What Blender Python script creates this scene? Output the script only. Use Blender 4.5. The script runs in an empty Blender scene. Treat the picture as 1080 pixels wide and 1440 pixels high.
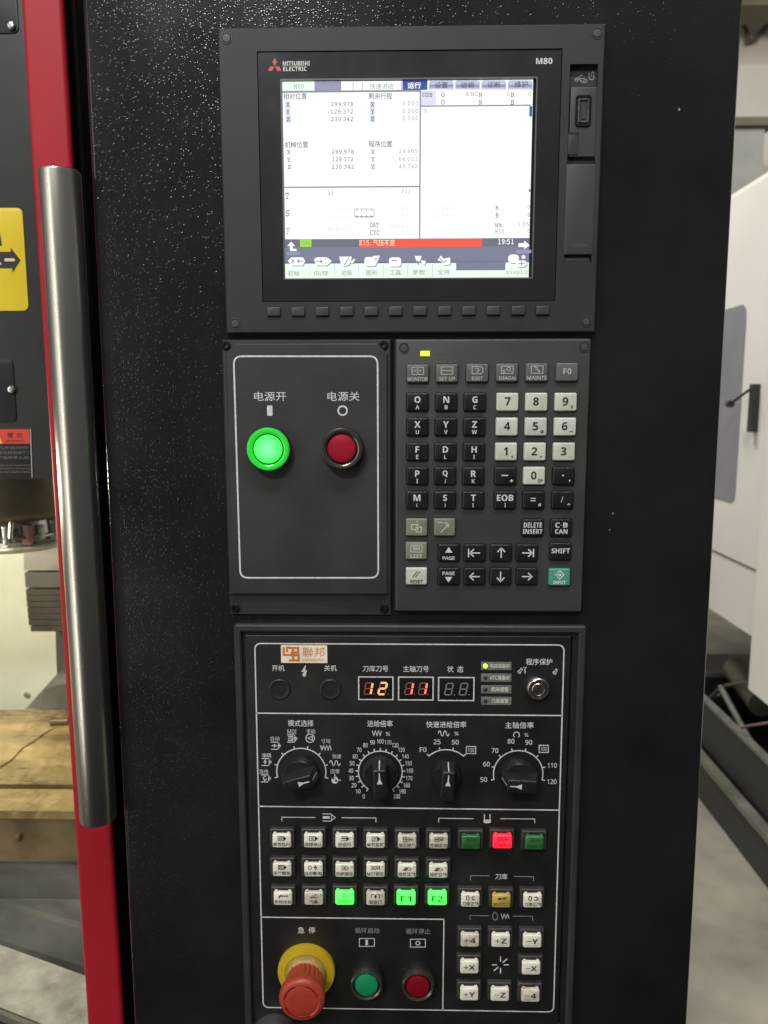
import bpy, bmesh, math, random
from mathutils import Vector, Matrix
random.seed(7)
sc = bpy.context.scene
C = sc.collection

# ---------------------------------------------------------------- camera
F = 1081.0; D = 0.62
PITCH, YAW, ROLL = -8.00771, 1.07358, 0.08020
rp_, ry_, rr_ = map(math.radians, (PITCH, YAW, ROLL))
Rr = Matrix(((math.cos(rr_), 0, math.sin(rr_)), (0, 1, 0), (-math.sin(rr_), 0, math.cos(rr_))))
Rp = Matrix(((1, 0, 0), (0, math.cos(rp_), -math.sin(rp_)), (0, math.sin(rp_), math.cos(rp_))))
Ry = Matrix(((math.cos(ry_), -math.sin(ry_), 0), (math.sin(ry_), math.cos(ry_), 0), (0, 0, 1)))
RM = Ry @ Rp @ Rr
CAM = Vector((0, -D, 0))
cd = bpy.data.cameras.new('camera'); cam = bpy.data.objects.new('camera', cd); C.objects.link(cam)
right = RM @ Vector((1, 0, 0)); fwd = RM @ Vector((0, 1, 0)); up = RM @ Vector((0, 0, 1))
m = Matrix((right, up, -fwd)).transposed().to_4x4(); m.translation = CAM
cam.matrix_world = m
cd.sensor_fit = 'VERTICAL'; cd.sensor_height = 36; cd.sensor_width = 27
cd.lens = F / 1440 * 36; cd.clip_start = 0.01; cd.clip_end = 60
cd.dof.use_dof = True; cd.dof.focus_distance = 0.63; cd.dof.aperture_fstop = 9.5
sc.camera = cam

# ---------------------------------------------------------------- world, lamps, exposure
sc.view_settings.view_transform = 'Standard'; sc.view_settings.look = 'None'
sc.view_settings.exposure = 0; sc.view_settings.gamma = 1
w = bpy.data.worlds.new("World"); sc.world = w; w.use_nodes = True
nt = w.node_tree; bg = nt.nodes['Background']
tc = nt.nodes.new('ShaderNodeTexCoord'); sx = nt.nodes.new('ShaderNodeSeparateXYZ')
cr = nt.nodes.new('ShaderNodeValToRGB'); mr = nt.nodes.new('ShaderNodeMapRange')
nt.links.new(tc.outputs['Generated'], sx.inputs[0]); nt.links.new(sx.outputs['Z'], mr.inputs[0])
mr.inputs['From Min'].default_value = -1; mr.inputs['From Max'].default_value = 1
nt.links.new(mr.outputs[0], cr.inputs[0]); nt.links.new(cr.outputs[0], bg.inputs[0])
cr.color_ramp.elements[0].color = (.030, .029, .026, 1); cr.color_ramp.elements[0].position = .2
cr.color_ramp.elements[1].color = (.26, .26, .255, 1); cr.color_ramp.elements[1].position = .85
bg.inputs[1].default_value = 0.62

def lamp(name, loc, target, sx_, sy_, power, col, rotz=0):
    l = bpy.data.lights.new(name, 'AREA'); l.shape = 'RECTANGLE'; l.size = sx_; l.size_y = sy_
    l.energy = power; l.color = col
    o = bpy.data.objects.new(name, l); C.objects.link(o); o.location = loc
    d = Vector(target) - Vector(loc)
    o.rotation_euler = (d.to_track_quat('-Z', 'Y').to_matrix() @ Matrix.Rotation(rotz, 3, 'Z')).to_euler()
    return o
lamp('ceiling_tube_lamp', (-1.25, -3.6, 2.85), (-.1, 0, 0), 1.3, .08, 110, (1, .98, .98))
lamp('ceiling_tube_lamp', (.1, -.85, 1.55), (0, 0, -.1), 1.2, .10, 21, (1, .98, .95))
lamp('ceiling_tube_lamp', (-.3, 1.9, 2.9), (1.0, 1.6, -.2), 1.8, .4, 125, (1, .98, .94))
lamp('ceiling_tube_lamp', (2.4, 2.2, 2.2), (2.8, 5.2, 1.2), 2.0, .5, 42, (1, .97, .92))
lamp('handle_fill_light', (-2.4, -1.7, -.1), (-.3, .1, 0), 1.7, 3.2, 15, (1, .96, .86))  # added fill, no window there: brightens the left half of the bar handle
lamp('handle_streak_light', (-2.3, -2.1, -.1), (-.3, .1, 0), .14, 3.6, 11, (1, .98, .92))  # added tall strip, no real tube: gives the bar handle its streak
lamp('machine_work_lamp', (-.95, .30, -.125), (-.5, .72, -.26), .30, .05, 5.5, (1, .93, .72))

# ---------------------------------------------------------------- helpers
def ray(px, py): return RM @ Vector((px - 540, F, 720 - py))
def at(px, py, axis, val):
    d = ray(px, py); return CAM + d * ((val - CAM[axis]) / d[axis])
def aty(px, py, Y): return at(px, py, 1, Y)
def atx(px, py, X): return at(px, py, 0, X)
def atz(px, py, Z): return at(px, py, 2, Z)
def W(px, py, h=0):                       # pixel -> (x, z) on the panel plane h in front of the cabinet face
    p = aty(px, py, -h); return p.x, p.z
def SC(px, py, h=0):                      # metres per pixel there
    a = W(px - 1, py, h); b = W(px + 1, py, h); c = W(px, py - 1, h); d = W(px, py + 1, h)
    return (b[0] - a[0]) / 2, (c[1] - d[1]) / 2
def quad(x0, x1, x2, x3, y0, y1, h):      # TL.x TR.x BR.x BL.x, top y, bottom y -> world x0, x1, z0, z1
    a, b, c, d = W(x0, y0, h), W(x1, y0, h), W(x2, y1, h), W(x3, y1, h)
    return (a[0] + d[0]) / 2, (b[0] + c[0]) / 2, (c[1] + d[1]) / 2, (a[1] + b[1]) / 2

def lin(v): v /= 255.0; return v / 12.92 if v <= .04045 else ((v + .055) / 1.055) ** 2.4
def rgb(r, g, b): return (lin(r), lin(g), lin(b))
MATS = {}
def mat(name, col, rough=.5, metal=0, bump=None, var=None, coat=0, spec=.5, emit=None, trans=0, aniso=0):
    """col linear rgb. bump=(scale,strength,distance,kind) var=(scale,amount,(axis scale))"""
    m = bpy.data.materials.new(name); m.use_nodes = True; n = m.node_tree; b = n.nodes['Principled BSDF']
    b.inputs['Base Color'].default_value = (*col, 1); b.inputs['Roughness'].default_value = rough
    b.inputs['Metallic'].default_value = metal; b.inputs['Specular IOR Level'].default_value = spec
    b.inputs['Coat Weight'].default_value = coat; b.inputs['Coat Roughness'].default_value = .15
    b.inputs['Transmission Weight'].default_value = trans
    b.inputs['Anisotropic'].default_value = aniso
    if emit:
        b.inputs['Emission Color'].default_value = (*emit[0], 1); b.inputs['Emission Strength'].default_value = emit[1]
    t = None
    if bump or var:
        t = n.nodes.new('ShaderNodeTexCoord'); g = n.nodes.new('ShaderNodeNewGeometry')
    if var:
        mp = n.nodes.new('ShaderNodeMapping'); mp.inputs['Scale'].default_value = var[2] if len(var) > 2 else (1, 1, 1)
        n.links.new(g.outputs['Position'], mp.inputs[0])
        no = n.nodes.new('ShaderNodeTexNoise'); no.inputs['Scale'].default_value = var[0]; no.inputs['Detail'].default_value = 6
        no.inputs['Roughness'].default_value = .6
        n.links.new(mp.outputs[0], no.inputs['Vector'])
        r = n.nodes.new('ShaderNodeValToRGB')
        c2 = var[3] if len(var) > 3 else tuple(min(1, c * (1 + var[1])) for c in col)
        c1 = tuple(c * (1 - var[1]) for c in col)
        r.color_ramp.elements[0].color = (*c1, 1); r.color_ramp.elements[0].position = .33
        r.color_ramp.elements[1].color = (*c2, 1); r.color_ramp.elements[1].position = .68
        n.links.new(no.outputs[0], r.inputs[0]); n.links.new(r.outputs[0], b.inputs['Base Color'])
        q = n.nodes.new('ShaderNodeMapRange'); q.inputs['To Min'].default_value = max(.03, rough - .12); q.inputs['To Max'].default_value = min(1, rough + .15)
        n.links.new(no.outputs[0], q.inputs[0]); n.links.new(q.outputs[0], b.inputs['Roughness'])
    if bump:
        no2 = n.nodes.new('ShaderNodeTexVoronoi' if bump[3:] == ('voronoi',) else 'ShaderNodeTexNoise')
        no2.inputs['Scale'].default_value = bump[0]
        if bump[3:] == ('voronoi',): no2.feature = 'SMOOTH_F1'
        else: no2.inputs['Detail'].default_value = 2
        n.links.new(g.outputs['Position'], no2.inputs['Vector'])
        bp = n.nodes.new('ShaderNodeBump'); bp.inputs['Strength'].default_value = bump[1]; bp.inputs['Distance'].default_value = bump[2]
        n.links.new(no2.outputs[0], bp.inputs['Height']); n.links.new(bp.outputs[0], b.inputs['Normal'])
    MATS[name] = m
    return m

M_ = mat
powder = M_('powder_coat', (.0125, .0122, .0126), .15, var=(9, .25), spec=.42)
def pimples(m, scale, dist, width=.45):
    n = m.node_tree; b = n.nodes['Principled BSDF']; g = n.nodes.new('ShaderNodeNewGeometry'); v = n.nodes.new('ShaderNodeTexVoronoi'); v.inputs['Scale'].default_value = scale
    mr = n.nodes.new('ShaderNodeMapRange'); mr.interpolation_type = 'SMOOTHSTEP'; mr.inputs['From Min'].default_value = width; mr.inputs['From Max'].default_value = 0
    sp_ = n.nodes.new('ShaderNodeSeparateColor'); pw_ = n.nodes.new('ShaderNodeMath'); pw_.operation = 'POWER'; pw_.inputs[1].default_value = 1.6
    mu = n.nodes.new('ShaderNodeMath'); mu.operation = 'MULTIPLY'; bp = n.nodes.new('ShaderNodeBump'); bp.inputs['Strength'].default_value = 1; bp.inputs['Distance'].default_value = dist
    n.links.new(g.outputs['Position'], v.inputs['Vector']); n.links.new(v.outputs['Distance'], mr.inputs[0]); n.links.new(v.outputs['Color'], sp_.inputs[0]); n.links.new(sp_.outputs[0], pw_.inputs[0])
    n.links.new(mr.outputs[0], mu.inputs[0]); n.links.new(pw_.outputs[0], mu.inputs[1]); n.links.new(mu.outputs[0], bp.inputs['Height']); n.links.new(bp.outputs[0], b.inputs['Normal'])
pimples(powder, 540, .00018)
powder_flat = M_('black_paint', (.010, .011, .010), .38, var=(6, .3))
plastic = M_('black_plastic', (.048, .048, .047), .46, bump=(2500, .12, .0003), var=(14, .12))
housing_m = M_('housing_plastic', (.028, .028, .028), .50, spec=.32, bump=(2500, .12, .0003), var=(14, .14))
plastic2 = M_('black_plate', (.029, .029, .028), .50, bump=(3000, .08, .0002), var=(16, .18))
plastic_dk = M_('dark_recess', (.010, .010, .010), .5, var=(60, .2))
film = M_('panel_film', (.014, .014, .013), .42, var=(22, .25), bump=(120, .03, .0005))
glassbez = M_('glass_bezel', (.020, .020, .021), .20, var=(10, .2))
key_black = M_('key_black', (.013, .013, .013), .32, var=(90, .3))
key_white = M_('key_ivory', (.58, .58, .50), .40, var=(70, .10))
key_grey = M_('key_grey', (.115, .115, .105), .42, var=(60, .15))
key_olive = M_('key_olive', (.20, .205, .155), .42, var=(60, .15))
key_teal = M_('key_teal', (.06, .28, .20), .40, var=(60, .15))
key_frame = M_('button_frame', (.040, .040, .037), .38, var=(120, .2))
cap_ivory = M_('cap_ivory', (.70, .68, .56), .35, var=(130, .10), emit=((1, .97, .8), .10))  # slight emission added so the caps hold their brightness low on the panel
cap_dirty = M_('cap_dirty', (.56, .50, .40), .42, var=(160, .28, (1, 1, 1), (.72, .68, .56)), emit=((1, .95, .75), .07))  # soiled cap tone, plus a weaker glow added to lift its brightness
cap_green = M_('cap_green_lit', (.10, .7, .12), .35, emit=((.035, 1.0, .045), 3.0), var=(160, .25))
cap_dkgreen = M_('cap_dark_green', (.035, .16, .045), .35, var=(110, .2))
cap_red = M_('cap_red_lit', (.7, .02, .03), .35, emit=((1, .010, .028), 2.2), var=(130, .2))
cap_amber = M_('cap_amber', (.55, .40, .08), .38, var=(110, .2))
white_ink = M_('white_print', (.62, .63, .60), .5, var=(300, .15))
grey_ink = M_('grey_print', (.22, .22, .21), .5)
fn_ink = M_('function_print', (.42, .42, .39), .5)
faint_ink = M_('faint_print', (.075, .075, .072), .5)
dark_ink = M_('dark_print', (.016, .015, .014), .5)
brown_ink = M_('brown_print', (.12, .10, .07), .5)
green_ink = M_('dark_green_print', (.012, .07, .018), .5)
red_ink = M_('dark_red_print', (.22, .0, .01), .5)
screwm = M_('screw_black', (.012, .012, .012), .28, metal=.3)
steel = M_('brushed_steel', (.64, .61, .55), .24, metal=1, var=(40, .14, (1, 1, .012)), aniso=.5)
chrome = M_('chrome', (.50, .46, .44), .22, metal=1, var=(400, .3))
red_paint = M_('red_paint', (.36, .012, .022), .42, spec=.28, var=(12, .06), bump=(900, .06, .0004))
estop_red = M_('estop_red', (.37, .045, .024), .38, var=(70, .12))
estop_yel = M_('estop_yellow', (.50, .36, .012), .42, var=(60, .12))
estop_ins = M_('estop_insert', (.36, .24, .07), .4, var=(90, .2))
but_ring = M_('button_ring', (.10, .095, .08), .18, metal=.7, var=(200, .2))
green_lit = M_('green_lit_lens', (.05, .6, .1), .2, emit=((.05, 1.0, .10), 2.4))
green_ring = M_('green_lit_ring', (.02, .4, .03), .15, emit=((.03, 1.0, .06), .36))
red_lens = M_('red_lens', (.30, .008, .020), .25, var=(60, .15), coat=.4)
red_lens2 = M_('dark_red_lens', (.20, .003, .010), .25, var=(60, .15), coat=.4)
green_lens = M_('green_lens', (.010, .25, .10), .25, var=(60, .1), coat=.4)
led_green = M_('led_green', (.4, .6, .05), .3, emit=((.62, 1, .05), 1.0))
plate_grey = M_('label_grey', (.16, .165, .155), .45, var=(150, .15))
window_dk = M_('display_window', (.012, .012, .011), .12, spec=.6)
seg_off = M_('segment_unlit', (.26, .24, .21), .45)
seg_warm = M_('segment_warm', (.30, .10, .07), .45)
seg_or = M_('segment_orange', (.8, .3, .1), .4, emit=((1, .30, .08), 1.5))
seg_rd = M_('segment_red', (.8, .1, .1), .4, emit=((1, .20, .10), 1.2))
logo_red = M_('logo_red', (.50, .075, .06), .4)
sticker_w = M_('sticker_cream', (.85, .76, .60), .35, var=(60, .12))
sticker_o = M_('sticker_orange', (.62, .20, .04), .35, var=(60, .15))
def em(name, c, s=1.0): return M_(name, (0.02, .02, .02), .3, emit=(c, s), spec=.2)
scr_white = em('screen_white', (.95, .99, 1.0), 1.08)
scr_green = em('screen_pale_green', (.86, 1, .90), 1.0)
scr_blue = em('screen_slate', rgb(126, 130, 152), 1.0)
scr_slate2 = em('screen_slate_dark', rgb(112, 116, 132), 1.0)
scr_violet = em('screen_violet', rgb(152, 154, 184), 1.0)
scr_navy = em('screen_navy', rgb(60, 82, 165), 1.0)
scr_pale = em('screen_pale_blue', rgb(196, 204, 228), 1.0)
scr_vpale = em('screen_very_pale', rgb(222, 228, 246), 1.0)
scr_red = em('screen_red', rgb(252, 92, 72), 1.0)
scr_lime = em('screen_lime', rgb(160, 240, 20), 1.0)
scr_txt = em('screen_text_dark', rgb(58, 62, 66), 1.0)
scr_txt2 = em('screen_text_grey', rgb(150, 156, 155), 1.0)
scr_txt3 = em('screen_text_faint', rgb(222, 228, 226), 1.0)
scr_line = em('screen_line', rgb(138, 144, 146), 1.0)
scr_yel = em('screen_text_yellow', rgb(255, 235, 200), 1.0)
bezel_edge = M_('bezel_edge', (.16, .17, .165), .25, metal=.3)
concrete = M_('concrete', (.25, .23, .185), .7, var=(3.2, .35), bump=(30, .2, .01))
white_paint = M_('white_paint', (.74, .72, .66), .35, var=(2, .05))
wall_paint = M_('wall_paint', (.44, .40, .34), .7, var=(1.2, .12))
wall_low = M_('wall_lower_paint', (.60, .57, .50), .7, var=(1.5, .08))
beam_m = M_('beam_brown', (.10, .085, .05), .6, var=(3, .2))
ceil_m = M_('ceiling_paint', (.62, .62, .40), .7, var=(3, .1))
grey_m = M_('grey_sheet', (.24, .24, .22), .5, var=(3, .2))
win_m = M_('tinted_window', (.20, .20, .225), .08, var=(5, .12), spec=.7)
black_metal = M_('black_metal', (.018, .018, .017), .40, var=(8, .35))
hose_m = M_('grey_hose', (.14, .14, .12), .5, var=(40, .3))
pink_m = M_('pink_cable', (.30, .19, .17), .5)
oil_m = M_('oily_table', (.25, .165, .06), .28, metal=.35, bump=(26, .5, .012), var=(9, .40, (.5, 1.8, 1), (.52, .38, .16)))
oil_dk = M_('oily_side', (.17, .125, .06), .34, metal=.4, bump=(18, .3, .01), var=(9, .5))
inner_wall = M_('inner_wall', (.52, .53, .42), .45, var=(4, .14))
grey_cast = M_('grey_cast', (.20, .19, .155), .42, metal=.4, var=(9, .25), bump=(20, .15, .01))
spindle_m = M_('spindle_metal', (.27, .23, .15), .42, metal=.45, var=(13, .3))
bellow_m = M_('bellows_grey', (.065, .06, .05), .55, var=(20, .25))
guard_m = M_('guard_grey', (.24, .235, .20), .36, metal=.5, var=(7, .45, (1, 2.2, 1)), bump=(25, .1, .01))
sill_m = M_('sill_metal', (.46, .45, .38), .40, metal=.3, var=(30, .35), bump=(160, .15, .002))
yellow_m = M_('sign_yellow', (.80, .60, .02), .38, var=(9, .05))
sign_black = M_('sign_black', (.018, .014, .01), .4)
sign_edge = M_('sign_edge', (.40, .38, .32), .3)
signred_m = M_('sign_red', (.66, .045, .025), .4, var=(20, .12))
sign_or = M_('sign_orange', (.8, .38, .08), .4)
pink_noz = M_('nozzle_pink', (.42, .20, .17), .35, var=(60, .2))
pale_noz = M_('nozzle_pale', (.75, .74, .58), .25, metal=.2, var=(60, .2))
bolt_m = M_('bolt_metal', (.6, .58, .5), .25, metal=.9)

ORG = {}
class G:
    """panel-space geometry: x right, z up, h out of the panel towards the viewer"""
    def __init__(s): s.v = []; s.f = []; s.mi = []; s.cur = 0
    def add(s, vs, fs):
        b = len(s.v); s.v += [(x, -h, z) for x, h, z in vs]; s.f += [tuple(i + b for i in f) for f in fs]; s.mi += [s.cur] * len(fs)
    def addw(s, vs, fs):
        b = len(s.v); s.v += [tuple(v) for v in vs]; s.f += [tuple(i + b for i in f) for f in fs]; s.mi += [s.cur] * len(fs)
    def box(s, x0, x1, h0, h1, z0, z1):
        s.add([(x0, h0, z0), (x1, h0, z0), (x1, h1, z0), (x0, h1, z0), (x0, h0, z1), (x1, h0, z1), (x1, h1, z1), (x0, h1, z1)],
              [(0, 1, 2, 3), (7, 6, 5, 4), (4, 5, 1, 0), (5, 6, 2, 1), (6, 7, 3, 2), (7, 4, 0, 3)])
    def boxw(s, a, b):
        x0, y0, z0 = a; x1, y1, z1 = b
        s.addw([(x0, y0, z0), (x1, y0, z0), (x1, y1, z0), (x0, y1, z0), (x0, y0, z1), (x1, y0, z1), (x1, y1, z1), (x0, y1, z1)],
               [(3, 2, 1, 0), (4, 5, 6, 7), (0, 1, 5, 4), (1, 2, 6, 5), (2, 3, 7, 6), (3, 0, 4, 7)])
    def rr(s, cx, cz, w, d, r, n=5):
        pts = []
        r = max(1e-6, min(r, w / 2 - 1e-6, d / 2 - 1e-6))
        for k, (sx_, sz_) in enumerate(((1, 1), (-1, 1), (-1, -1), (1, -1))):
            for i in range(n + 1):
                a = math.pi / 2 * (k + i / n)
                pts.append((cx + sx_ * (w / 2 - r) + r * math.cos(a), cz + sz_ * (d / 2 - r) + r * math.sin(a)))
        return pts
    def rings(s, rings, cap0=False, cap1=True):
        n = len(rings[0]); vs = [p for r in rings for p in r]; fs = []
        for k in range(len(rings) - 1):
            for i in range(n):
                j = (i + 1) % n
                fs.append((k * n + i, (k + 1) * n + i, (k + 1) * n + j, k * n + j))
        if cap1: fs.append(tuple((len(rings) - 1) * n + i for i in reversed(range(n))))
        if cap0: fs.append(tuple(range(n)))
        s.add(vs, fs)
    def rprism(s, cx, cz, w, d, r, h0, h1, b=0, taper=0, nb=3, n=5):
        R = [[(x, h0, z) for x, z in s.rr(cx, cz, w + 2 * taper, d + 2 * taper, r, n)]]
        if b <= 0: R.append([(x, h1, z) for x, z in s.rr(cx, cz, w, d, r, n)])
        else:
            for i in range(nb + 1):
                a = math.pi / 2 * i / nb; ins = b * (1 - math.cos(a))
                R.append([(x, h1 - b + b * math.sin(a), z) for x, z in s.rr(cx, cz, w - 2 * ins, d - 2 * ins, max(r - ins, r * .3), n)])
        s.rings(R, cap0=True)
    def rframe(s, cx, cz, w, d, r, t, h0, h1, b=0, n=5):
        o = lambda ins, h: [(x, h, z) for x, z in s.rr(cx, cz, w - 2 * ins, d - 2 * ins, max(r - ins, .0002), n)]
        s.rings([o(0, h0), o(0, h1 - b), o(b, h1), o(t - b, h1), o(t, h1 - b), o(t, h0)], cap1=False)
    def lathe(s, cx, cz, prof, n=40, cap0=False, cap1=True):
        s.rings([[(cx + r * math.cos(2 * math.pi * i / n), h, cz + r * math.sin(2 * math.pi * i / n)) for i in range(n)] for r, h in prof], cap0, cap1)
    def stroke(s, pts, wd, h, closed=False, t=.00008):
        """flat ribbon with mitred joints through (x,z) points"""
        P = [Vector((p[0], p[1])) for p in pts]; n = len(P); L = []; R = []
        for i in range(n):
            a = P[i - 1] if (i > 0 or closed) else None; b = P[(i + 1) % n] if (i < n - 1 or closed) else None
            d1 = (P[i] - a).normalized() if a is not None else None; d2 = (b - P[i]).normalized() if b is not None else None
            if d1 is None: d1 = d2
            if d2 is None: d2 = d1
            t_ = (d1 + d2); t_ = t_.normalized() if t_.length > 1e-6 else d1
            nn = Vector((-t_.y, t_.x)); k = nn.dot(Vector((-d1.y, d1.x))); k = max(k, .4)
            L.append(P[i] + nn * wd / 2 / k); R.append(P[i] - nn * wd / 2 / k)
        vs = [(p.x, h + t, p.y) for p in L] + [(p.x, h + t, p.y) for p in R]
        fs = []
        for i in range(n if closed else n - 1):
            j = (i + 1) % n; fs.append((i, j, n + j, n + i))
        s.add(vs, fs)
    def poly(s, pts, h, t=.00008): s.add([(x, h + t, z) for x, z in pts], [tuple(reversed(range(len(pts))))])
    def slab(s, pts, vec):
        """closed prism from a 3-D polygon swept along a vector"""
        n = len(pts); v = [Vector(p) for p in pts]; q = [p + Vector(vec) for p in v]
        s.addw(v + q, [tuple(range(n)), tuple(reversed(range(n, 2 * n)))] + [(i, n + i, n + (i + 1) % n, (i + 1) % n) for i in range(n)])
    def tube(s, pts, r, n=10):
        P = [Vector(p) for p in pts]; rg = []
        for i, p in enumerate(P):
            d = (P[min(i + 1, len(P) - 1)] - P[max(i - 1, 0)]).normalized()
            u = d.cross(Vector((0, 0, 1)) if abs(d.z) < .9 else Vector((0, 1, 0))).normalized(); v = d.cross(u)
            rg.append([p + (u * math.cos(2 * math.pi * k / n) + v * math.sin(2 * math.pi * k / n)) * r for k in range(n)])
        vs = [q for r_ in rg for q in r_]; fs = []
        for i in range(len(P) - 1):
            for k in range(n):
                j = (k + 1) % n; fs.append((i * n + k, i * n + j, (i + 1) * n + j, (i + 1) * n + k))
        fs.append(tuple(reversed(range(n)))); fs.append(tuple((len(P) - 1) * n + k for k in range(n)))
        s.addw(vs, fs)
    def obj(s, name, mats, parent=None, smooth=True, origin=None, fixn=False):
        me = bpy.data.meshes.new(name)
        xs = [v[0] for v in s.v]; ys = [v[1] for v in s.v]; zs = [v[2] for v in s.v]
        o0 = Vector(origin) if origin else Vector(((min(xs) + max(xs)) / 2, max(ys), (min(zs) + max(zs)) / 2))
        me.from_pydata([(v[0] - o0.x, v[1] - o0.y, v[2] - o0.z) for v in s.v], [], s.f)
        if not isinstance(mats, (list, tuple)): mats = [mats]
        for q in mats: me.materials.append(q)
        me.polygons.foreach_set('material_index', s.mi)
        if fixn:
            bm = bmesh.new(); bm.from_mesh(me); bmesh.ops.recalc_face_normals(bm, faces=bm.faces); bm.to_mesh(me); bm.free()
        if smooth:
            me.polygons.foreach_set('use_smooth', [True] * len(me.polygons)); me.set_sharp_from_angle(angle=math.radians(38))
        me.update()
        return link(name, me, parent, o0)
def link(name, me, parent, o0):
    o = bpy.data.objects.new(name, me); C.objects.link(o)
    po = ORG[parent.name] if parent else Vector((0, 0, 0))
    if parent: o.parent = parent
    o.location = Vector(o0) - po; ORG[o.name] = Vector(o0)
    return o
def thing(name, label, cat, loc, group=None):
    o = bpy.data.objects.new(name, None); C.objects.link(o); o.location = loc; ORG[o.name] = Vector(loc)
    o.empty_display_size = .05
    return tag(o, label, cat, group)
def tag(o, label, cat, group=None):
    o['label'] = label; o['category'] = cat
    if group: o['group'] = group
    return o
def struct(o): o['kind'] = 'structure'; return o
def lab(o, s): o['label'] = s; return o

TC = {}; STYLE = None
def conv(s, st):
    o = ''
    for ch in s:
        b = {'m': (0x1D670, 0x1D68A, 0x1D7F6), 's': (0x1D5A0, 0x1D5BA, 0x1D7E2), 'b': (0x1D5D4, 0x1D5EE, 0x1D7EC)}[st]
        if 'A' <= ch <= 'Z': o += chr(b[0] + ord(ch) - 65)
        elif 'a' <= ch <= 'z': o += chr(b[1] + ord(ch) - 97)
        elif '0' <= ch <= '9': o += chr(b[2] + ord(ch) - 48)
        else: o += ch
    return o
def glyphs(s, bold=0):
    if STYLE: s = conv(s, STYLE)
    elif bold >= .03: s = conv(s, 'b'); bold = 0
    else: s = conv(s, 's')
    k = (s, bold)
    if k not in TC:
        cu = bpy.data.curves.new('t', 'FONT'); cu.body = s; cu.size = 1; cu.offset = bold; cu.resolution_u = 2
        o = bpy.data.objects.new('t', cu); me = bpy.data.meshes.new_from_object(o)
        vs = [(v.co.x, v.co.y) for v in me.vertices]; fs = [tuple(p.vertices) for p in me.polygons]
        bpy.data.objects.remove(o); bpy.data.meshes.remove(me); bpy.data.curves.remove(cu)
        TC[k] = (vs, fs)
    return TC[k]
def text(g, s, px, py, hpx, wpx, h, bold=.012, t=.0001, rot=0):
    """lettering centred on a pixel of the panel, bbox hpx tall; wpx None keeps the aspect"""
    cx, cz = W(px, py, h); sx_, sz_ = SC(px, py, h)
    textm(g, s, cx, cz, hpx * sz_, wpx * sx_ if wpx else None, h, bold, t, rot)
def textm(g, s, cx, cz, H, Wd, h, bold=.012, t=.0001, rot=0):
    vs, fs = glyphs(s, bold)
    if not vs: return
    x0 = min(v[0] for v in vs); x1 = max(v[0] for v in vs); y0 = min(v[1] for v in vs); y1 = max(v[1] for v in vs)
    if H is None: k2 = k1 = Wd / (x1 - x0)
    else:
        k2 = H / max(y1 - y0, 1e-6); k1 = (Wd / (x1 - x0)) if Wd else k2
    c, sn = math.cos(rot), math.sin(rot); out = []
    for v in vs:
        a = (v[0] - (x0 + x1) / 2) * k1; b = (v[1] - (y0 + y1) / 2) * k2
        out.append((cx + a * c - b * sn, h + t, cz + a * sn + b * c))
    g.add(out, fs)
def letter(parent, s, px, py, hpx, wpx, h, m=white_ink, bold=.012, name='lettering'):
    g = G(); text(g, s, px, py, hpx, wpx, h, bold); return g.obj(name, m, parent, smooth=False)
def spx(pts, h): return [W(x, y, h) for x, y in pts]
def sline(parent, pts, wpx, h, m=white_ink, closed=False, name='printed_line'):
    g = G(); g.stroke(spx(pts, h), wpx * .00057, h, closed); return g.obj(name, m, parent, smooth=False)
def rpoly(a, b, c, d, r, h, n=6):
    """rounded quadrilateral from 4 pixel corners TL TR BR BL"""
    P = [Vector(W(*p, h)) for p in (a, b, c, d)]; out = []
    for i in range(4):
        p0 = P[i - 1]; p = P[i]; p1 = P[(i + 1) % 4]
        u = (p0 - p).normalized(); v = (p1 - p).normalized(); A = p + u * r; B = p + v * r
        for k in range(n + 1):
            t = k / n; out.append(tuple((1 - t) ** 2 * A + 2 * t * (1 - t) * p + t * t * B))
    return out

# ---------------------------------------------------------------- the setting: floor, wall, ceiling
FZ = -1.30
g = G(); g.boxw((-4, -.1, FZ - .1), (6, 7, FZ)); struct(g.obj('floor', concrete, smooth=False))
WY = 5.2
zt = aty(1060, 25, WY).z; zb = aty(1060, 90, WY).z
g = G(); g.boxw((-3, WY, FZ), (6, WY + .15, zb)); struct(g.obj('lower_wall', wall_low, smooth=False))
g = G(); g.boxw((-3, WY + .02, zb), (6, WY + .17, 4)); struct(g.obj('upper_wall', wall_paint, smooth=False))
g = G(); g.boxw((-3, WY - .5, zt), (6, WY - .25, aty(1060, 7, WY - .5).z)); tag(g.obj('roof_beam', beam_m, smooth=False), 'dark brown horizontal beam high on the far wall behind the white machine', 'beam')
g = G(); p0 = aty(1048, 90, WY); 
pts = [aty(x, y, WY - .03) for x, y in ((1046, 36), (1050, 44), (1053, 60), (1062, 56), (1070, 46), (1080, 34), (1090, 22))]
g.tube(pts, .018, 8); tag(g.obj('wall_cable', beam_m), 'dark cable sagging across the beige upper wall at top right', 'cable')
g = G()
a = aty(1035, 180, 4.6); b = aty(1110, 290, 4.6)
g.boxw((a.x - .4, 4.6, FZ), (aty(1076, 180, 4.6).x, 5.0, a.z)); cab = g.obj('grey_cabinet', grey_m, smooth=False)
tag(cab, 'grey sheet cabinet far behind the top edge of the white machine', 'cabinet')
g = G(); g.boxw((a.x - .45, 4.55, a.z), (aty(1076, 180, 4.6).x + .05, 5.05, a.z + .05)); g.obj('top_rim', beam_m, cab)

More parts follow.
